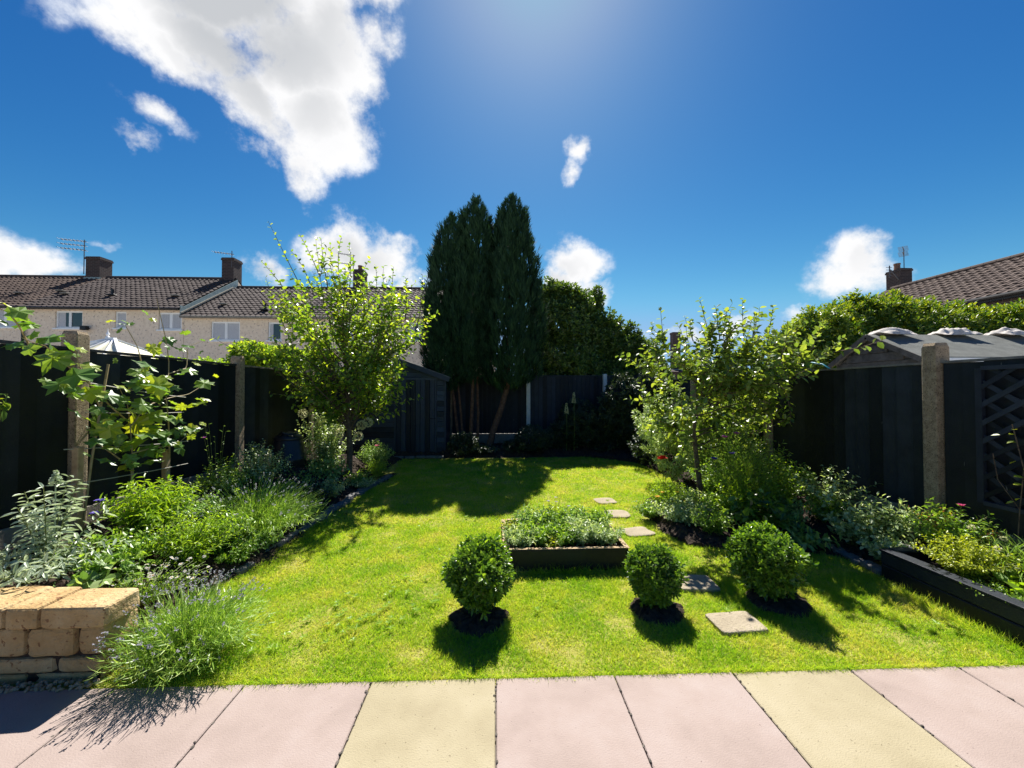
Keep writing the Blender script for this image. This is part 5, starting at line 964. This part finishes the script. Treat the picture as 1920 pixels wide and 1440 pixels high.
b = MB(); leaves_on(b, r, P[:16], 12, .05, .32, T_OV, .55, 1., (.2, .9)); b.build('young_leaf', M['l_orange'], o); flower('flower', M['p_pink'], o, tip(P, AY(1798, 932, 2.8)), .03, 9, .6)
herb('spirea', 'golden yellow spirea mound in the dark planter', 'shrub', (3.20, 2.52, .15), 95, .27, .21, M['l_gold'], 20, .03, .5, seed=45)
herb('grass_clump', 'fine green grassy clump in the planter below the trellis', 'plant', (3.48, 2.42, .15), 130, .26, .24, M['l_lav'], 5, .11, .06, T_BL, seed=46, stem_r=.0014, t0=.05, el=(.6, 1.2))
o, P, r = herb('scabious', 'wiry plant with pale round seed heads before the trellis', 'plant', (3.48, 2.62, .15), 14, .38, .26, M['l_mid'], 5, .05, .3, seed=47, stem_r=.0022)
for i in range(5): b = MB(); dd_ = rdir(r, 40); b.scatter(T_OV, P[i, -1]+dd_*.010, dd_, rdir(r, 40), .012, .010); b.build('seed_head', M['p_cream'], o)
herb('ground_cover', 'low fine leaved ground cover at the planter front edge', 'plant', (3.12, 2.22, .15), 60, .09, .18, M['l_green'], 10, .022, .5, seed=48, lean=(0, -.02))
herb('hosta', 'broad light green leaved plant at the near end of the planter', 'plant', (3.28, 2.12, .15), 16, .16, .16, M['l_bright'], 4, .11, .55, seed=49, t0=.5, droop=.1)
herb('ground_cover', 'rounded pale leaved plant under the trellis at the frame edge', 'plant', (3.42, 1.98, .15), 26, .16, .18, M['l_pale'], 8, .05, .7, seed=50)
o = thing('climbing_rose', 'thin climber with few yellowish leaves on the trellis', 'vine', (3.57, 2.45, .16)); b = MB(); c = [(3.57, 2.52, .16), (3.58, 2.50, .6), (3.575, 2.47, .9), (3.57, 2.52, 1.2)]; b.tube(c, .0035, 5); c2 = [(3.58, 2.50, .62), (3.565, 2.6, .8), (3.56, 2.62, .98)]; b.tube(c2, .003, 5); b.build('stem', M['bark'], o); N = 16; t = r.uniform(.4, 1, N); pos = A([np.interp(t, np.linspace(0, 1, 4), A(c)[:, k]) for k in range(3)]).T+r.normal(0, .03, (N, 3)); pos[:, 0] = np.minimum(pos[:, 0], 3.59); b = MB(); b.scatter(T_OV, pos, rdir(r, N, -.6, .4)-A([.3, 0, 0]), np.repeat([[-.3, -.2, 1.]], N, 0), .045, .03); b.build('foliage', M['l_gold'], o)
# bedding plants in the low raised bed
BED = [(.20, 3.24, .17, 'l_pale', 'grey green bedding plant at the front left of the raised bed'), (.36, 3.30, .20, 'l_green', 'bushy bedding plant second from the left in the raised bed'), (.33, 3.58, .22, 'l_mid', 'upright bedding plant at the back left of the raised bed'), (.55, 3.56, .24, 'l_green', 'tallest bedding plant, at the back centre of the raised bed'), (.56, 3.28, .17, 'l_green', 'dark green bedding plant at the front centre of the raised bed'), (.72, 3.30, .21, 'l_pale', 'bedding plant right of the front centre in the raised bed'), (.76, 3.58, .22, 'l_mid', 'bedding plant at the back right of the raised bed'), (.92, 3.28, .19, 'l_pale', 'upright bedding plant at the front right of the raised bed'), (.95, 3.55, .20, 'l_green', 'leafy bedding plant by the back right corner of the raised bed')]
for i, (x, y, h, m_, lb) in enumerate(BED):
    o, P, r = herb('bedding_plant', lb, 'plant', (x, y, .12), 26, h-.01, .125, M[m_], 20, .052, .36, seed=80+i, group='bedding plants in the raised bed', b0=.06, dome=.2, hvar=.45)
    if i == 2: flower('flower', M['p_mauve'], o, tip(P, AY(1017, 990, 3.4)), .02, 8, .6)
herb('golden_herb', 'small golden leaved plant along the left board of the raised bed', 'plant', (.14, 3.56, .12), 30, .13, .07, M['l_gold'], 8, .03, .6, seed=95)
herb('golden_herb', 'tiny golden leaved plant at the middle of the raised bed front', 'plant', (.46, 3.17, .12), 16, .12, .05, M['l_gold'], 8, .028, .6, seed=96)
o, P, r = herb('love_in_a_mist', 'thin stems with pale blue flowers rising from the raised bed', 'plant', (.56, 3.68, .12), 7, .36, .10, M['l_lav'], 8, .04, .12, seed=97, stem_r=.0016)
for i in range(4): flower('flower', M['p_lilac'], o, P[i, -1], .018, 8, .3)
# foxgloves and shade plants at the back
for x, top, lb, sd in ((1076, 735, 'taller cream foxglove spire at the back fence', 1), (1062, 755, 'shorter cream foxglove spire at the back fence', 2)):
    t = AY(x, top, 8.55); o = thing('foxglove', lb, 'foxglove', (t[0], 8.55, .08)); b = MB(); b.tube([(t[0], 8.55, .05), (t[0]+.01, 8.55, .6), t], [.009, .008, .004], 5); b.build('stem', M['stem'], o); spike(M['p_cream'], o, t-A([0, 0, .24]), t, .05, 150, 10+sd, .045)
    r = np.random.default_rng(sd); N = 12; a = r.uniform(0, 6.3, N); b = MB(); b.scatter(T_OV, np.repeat([[t[0], 8.55, .1]], N, 0)+A([0, 0, 1])*r.uniform(0, .4, (N, 1)), np.stack([np.cos(a), np.sin(a), r.uniform(.1, .8, N)], -1), np.repeat([[0, 0, 1.]], N, 0), .22, .09); b.build('foliage', M['l_shade'], o)
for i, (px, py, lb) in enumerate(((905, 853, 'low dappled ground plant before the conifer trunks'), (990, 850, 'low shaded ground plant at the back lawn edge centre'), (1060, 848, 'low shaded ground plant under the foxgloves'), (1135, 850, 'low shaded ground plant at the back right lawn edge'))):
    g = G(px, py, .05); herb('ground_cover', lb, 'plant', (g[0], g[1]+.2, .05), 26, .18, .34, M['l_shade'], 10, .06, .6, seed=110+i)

# ================================================================== CAMERA, SUN, SKY
cam = bpy.data.cameras.new('camera'); cam.sensor_width = 36; cam.lens = FPX/1920*36; cam.clip_start = .05; cam.clip_end = 3000
co = bpy.data.objects.new('camera', cam); COL.objects.link(co); co.location = (0, 0, CH); co.rotation_euler = (PI/2+PITCH, 0, -YAW); SC.camera = co
SUN_AZ, SUN_EL = math.radians(6.5), math.radians(53)
sv = A([math.sin(SUN_AZ)*math.cos(SUN_EL), math.cos(SUN_AZ)*math.cos(SUN_EL), math.sin(SUN_EL)])
from mathutils import Vector
ld = bpy.data.lights.new('sun', 'SUN'); ld.energy = 5.0; ld.angle = math.radians(.5); ld.color = (1, .955, .88)
lo = bpy.data.objects.new('sun', ld); COL.objects.link(lo); lo.location = (0, 0, 30); lo.rotation_euler = Vector(sv).to_track_quat('Z', 'Y').to_euler()
W = bpy.data.worlds.new('World'); SC.world = W; W.use_nodes = True; nt = W.node_tree; nt.nodes.clear(); L = nt.links.new
out = nd(nt, 'ShaderNodeOutputWorld'); bg = nd(nt, 'ShaderNodeBackground'); SKY_STR = .0575; bg.inputs['Strength'].default_value = SKY_STR; L(bg.outputs[0], out.inputs[0])
sky = nd(nt, 'ShaderNodeTexSky', sky_type='NISHITA', sun_disc=False, sun_elevation=SUN_EL, sun_rotation=SUN_AZ, air_density=1.0, dust_density=.35, ozone_density=3.0, altitude=300)
hs = nd(nt, 'ShaderNodeHueSaturation', i_Saturation=1.25, i_Value=.8); L(sky.outputs[0], hs.inputs['Color'])
sr = nd(nt, 'ShaderNodeSeparateColor'); L(hs.outputs[0], sr.inputs[0]); cr = nd(nt, 'ShaderNodeCombineColor')
for i, (p, k) in enumerate(((1.75, .53), (1.45, .66), (1.0, 1.04))):
    a = nd(nt, 'ShaderNodeMath', operation='POWER'); a.inputs[1].default_value = p; L(sr.outputs[i], a.inputs[0]); m_ = nd(nt, 'ShaderNodeMath', operation='MULTIPLY'); m_.inputs[1].default_value = k; L(a.outputs[0], m_.inputs[0])
    q_ = nd(nt, 'ShaderNodeMath', operation='SMOOTH_MIN'); q_.inputs[1].default_value = (2.5, 4.3, 6.8)[i]; q_.inputs[2].default_value = (1.0, 1.0, .5)[i]; L(m_.outputs[0], q_.inputs[0]); L(q_.outputs[0], cr.inputs[i])
tc = nd(nt, 'ShaderNodeTexCoord'); sp = nd(nt, 'ShaderNodeSeparateXYZ'); L(tc.outputs['Generated'], sp.inputs[0])
az = nd(nt, 'ShaderNodeMath', operation='ARCTAN2'); L(sp.outputs[0], az.inputs[0]); L(sp.outputs[1], az.inputs[1])
el = nd(nt, 'ShaderNodeMath', operation='ARCSINE'); L(sp.outputs[2], el.inputs[0])
cb_ = nd(nt, 'ShaderNodeCombineXYZ'); L(az.outputs[0], cb_.inputs[0]); L(el.outputs[0], cb_.inputs[1])
for sc_w, am_w in ((4.5, .13), (16, .05)):
    nw = nd(nt, 'ShaderNodeTexNoise', i_Scale=sc_w, i_Detail=5., i_Roughness=.6); L(tc.outputs['Generated'], nw.inputs['Vector'])
    s1 = nd(nt, 'ShaderNodeVectorMath', operation='SUBTRACT'); L(nw.outputs['Color'], s1.inputs[0]); s1.inputs[1].default_value = (.5, .5, .5)
    s2_ = nd(nt, 'ShaderNodeVectorMath', operation='MULTIPLY_ADD'); L(s1.outputs[0], s2_.inputs[0]); s2_.inputs[1].default_value = (am_w, am_w, 0); L(cb_.outputs[0], s2_.inputs[2]); cb_ = s2_
nz = nd(nt, 'ShaderNodeTexNoise', i_Scale=7.5, i_Detail=11., i_Roughness=.66); L(tc.outputs['Generated'], nz.inputs['Vector'])
def azel(x, y): d = ray(x, y); d = d/np.linalg.norm(d); return math.atan2(d[0], d[1]), math.asin(d[2])
CL = [(390, 95, 150, 85, -30, 1), (470, 190, 120, 75, -42, 1), (690, 60, 70, 70, 0, .8), (1640, 470, 60, 50, 0, .7), (430, 20, 255, 85, 0, 1), (560, 110, 185, 130, 0, 1), (620, 80, 130, 130, 0, .95), (600, 220, 115, 105, 0, 1), (520, 240, 110, 70, -40, .9), (560, 305, 62, 75, -12, .85), (625, 275, 90, 60, 0, .85), (490, 285, 60, 40, -30, .6), (235, 60, 120, 45, -28, .62), (350, 130, 140, 60, -38, .85), (700, 215, 40, 50, 0, .4), (690, 130, 60, 70, 0, .6), (470, -130, 230, 140, 0, 1), (640, -60, 160, 100, 0, 1),
      (300, 240, 80, 30, -32, .55), (240, 268, 55, 24, -30, .5), (1086, 275, 26, 30, 10, .62), (1070, 318, 24, 26, 10, .6), (640, 455, 95, 60, 0, .95), (700, 480, 85, 55, 0, .95), (770, 520, 60, 40, 0, .6), (490, 500, 45, 42, 0, .75), (785, 470, 40, 16, -25, .4), (720, 540, 90, 40, 0, .8),
      (40, 490, 120, 46, -12, .95), (-60, 470, 120, 60, 0, .95), (1085, 495, 66, 46, 0, 1.), (1050, 520, 50, 40, 0, .9), (1115, 545, 45, 40, 0, .85), (1620, 490, 85, 66, 20, .8), (1575, 530, 60, 45, 0, .7), (1700, 492, 45, 22, 0, .42), (1745, 522, 45, 12, 5, .42), (1285, 630, 70, 18, 0, .6), (1375, 605, 70, 24, 20, .6), (1500, 588, 45, 16, 25, .5), (200, 455, 30, 10, 0, .22), (-500, 200, 250, 120, 0, .9), (-300, 520, 160, 50, 0, .8)]
acc = None
for px, py, rx, ry, rot, wt in CL:
    a0, e0 = azel(px, py); a1, e1 = azel(px+4, py); a2, e2 = azel(px, py-4); sx = math.hypot(a1-a0, e1-e0)/4*rx; sy = math.hypot(a2-a0, e2-e0)/4*ry
    mp = nd(nt, 'ShaderNodeMapping', vector_type='TEXTURE'); mp.inputs['Location'].default_value = (a0, e0, 0); mp.inputs['Rotation'].default_value = (0, 0, math.radians(rot)+math.atan2(e1-e0, a1-a0)); mp.inputs['Scale'].default_value = (sx*1.25, sy*1.25, 1); L(cb_.outputs[0], mp.inputs[0])
    ln = nd(nt, 'ShaderNodeVectorMath', operation='LENGTH'); L(mp.outputs[0], ln.inputs[0])
    mr = nd(nt, 'ShaderNodeMapRange', interpolation_type='SMOOTHSTEP'); mr.inputs['From Min'].default_value = 1.15; mr.inputs['From Max'].default_value = .1; mr.inputs['To Max'].default_value = wt; L(ln.outputs['Value'], mr.inputs['Value'])
    if acc is None: acc = mr.outputs[0]
    else: mx = nd(nt, 'ShaderNodeMath', operation='MAXIMUM'); L(acc, mx.inputs[0]); L(mr.outputs[0], mx.inputs[1]); acc = mx.outputs[0]
nn_ = nd(nt, 'ShaderNodeMath', operation='MULTIPLY_ADD'); L(nz.outputs['Fac'], nn_.inputs[0]); nn_.inputs[1].default_value = 2.6; nn_.inputs[2].default_value = -1.3
dn = nd(nt, 'ShaderNodeMath', operation='ADD'); L(acc, dn.inputs[0]); L(nn_.outputs[0], dn.inputs[1])
gate = nd(nt, 'ShaderNodeMapRange', interpolation_type='SMOOTHSTEP'); gate.inputs['From Min'].default_value = .04; gate.inputs['From Max'].default_value = .22; L(acc, gate.inputs['Value'])
al = nd(nt, 'ShaderNodeMapRange', interpolation_type='SMOOTHSTEP'); al.inputs['From Min'].default_value = .10; al.inputs['From Max'].default_value = .86; L(dn.outputs[0], al.inputs['Value'])
mk = nd(nt, 'ShaderNodeMath', operation='MULTIPLY'); L(al.outputs[0], mk.inputs[0]); L(gate.outputs[0], mk.inputs[1])
nz2 = nd(nt, 'ShaderNodeTexNoise', i_Scale=3.2, i_Detail=2., i_Roughness=.4); L(tc.outputs['Generated'], nz2.inputs['Vector'])
th = nd(nt, 'ShaderNodeMath', operation='MULTIPLY'); L(acc, th.inputs[0]); L(nz2.outputs['Fac'], th.inputs[1])
K = 1.0
cc = ramp(nt, th.outputs[0], [(.08, (.80, .87, 1.)), (.24, (1.0, 1.0, 1.0)), (.38, (.96, .96, .97)), (.50, (.74, .75, .77)), (.62, (.58, .60, .63))])
sc_ = nd(nt, 'ShaderNodeVectorMath', operation='SCALE'); L(cc, sc_.inputs[0]); sc_.inputs['Scale'].default_value = 8.2
mix = nd(nt, 'ShaderNodeMix', data_type='RGBA'); mix.clamp_result = False; L(mk.outputs[0], mix.inputs[0]); L(cr.outputs[0], mix.inputs[6]); L(sc_.outputs[0], mix.inputs[7]); L(mix.outputs[2], bg.inputs['Color'])
SC.view_settings.view_transform = 'Standard'; SC.view_settings.look = 'None'; SC.view_settings.exposure = 1.12; SC.view_settings.gamma = 1
SC.render.engine = 'CYCLES'; SC.cycles.use_denoising = True; SC.cycles.max_bounces = 6; SC.cycles.transmission_bounces = 4; SC.cycles.diffuse_bounces = 4; SC.cycles.sample_clamp_indirect = 6
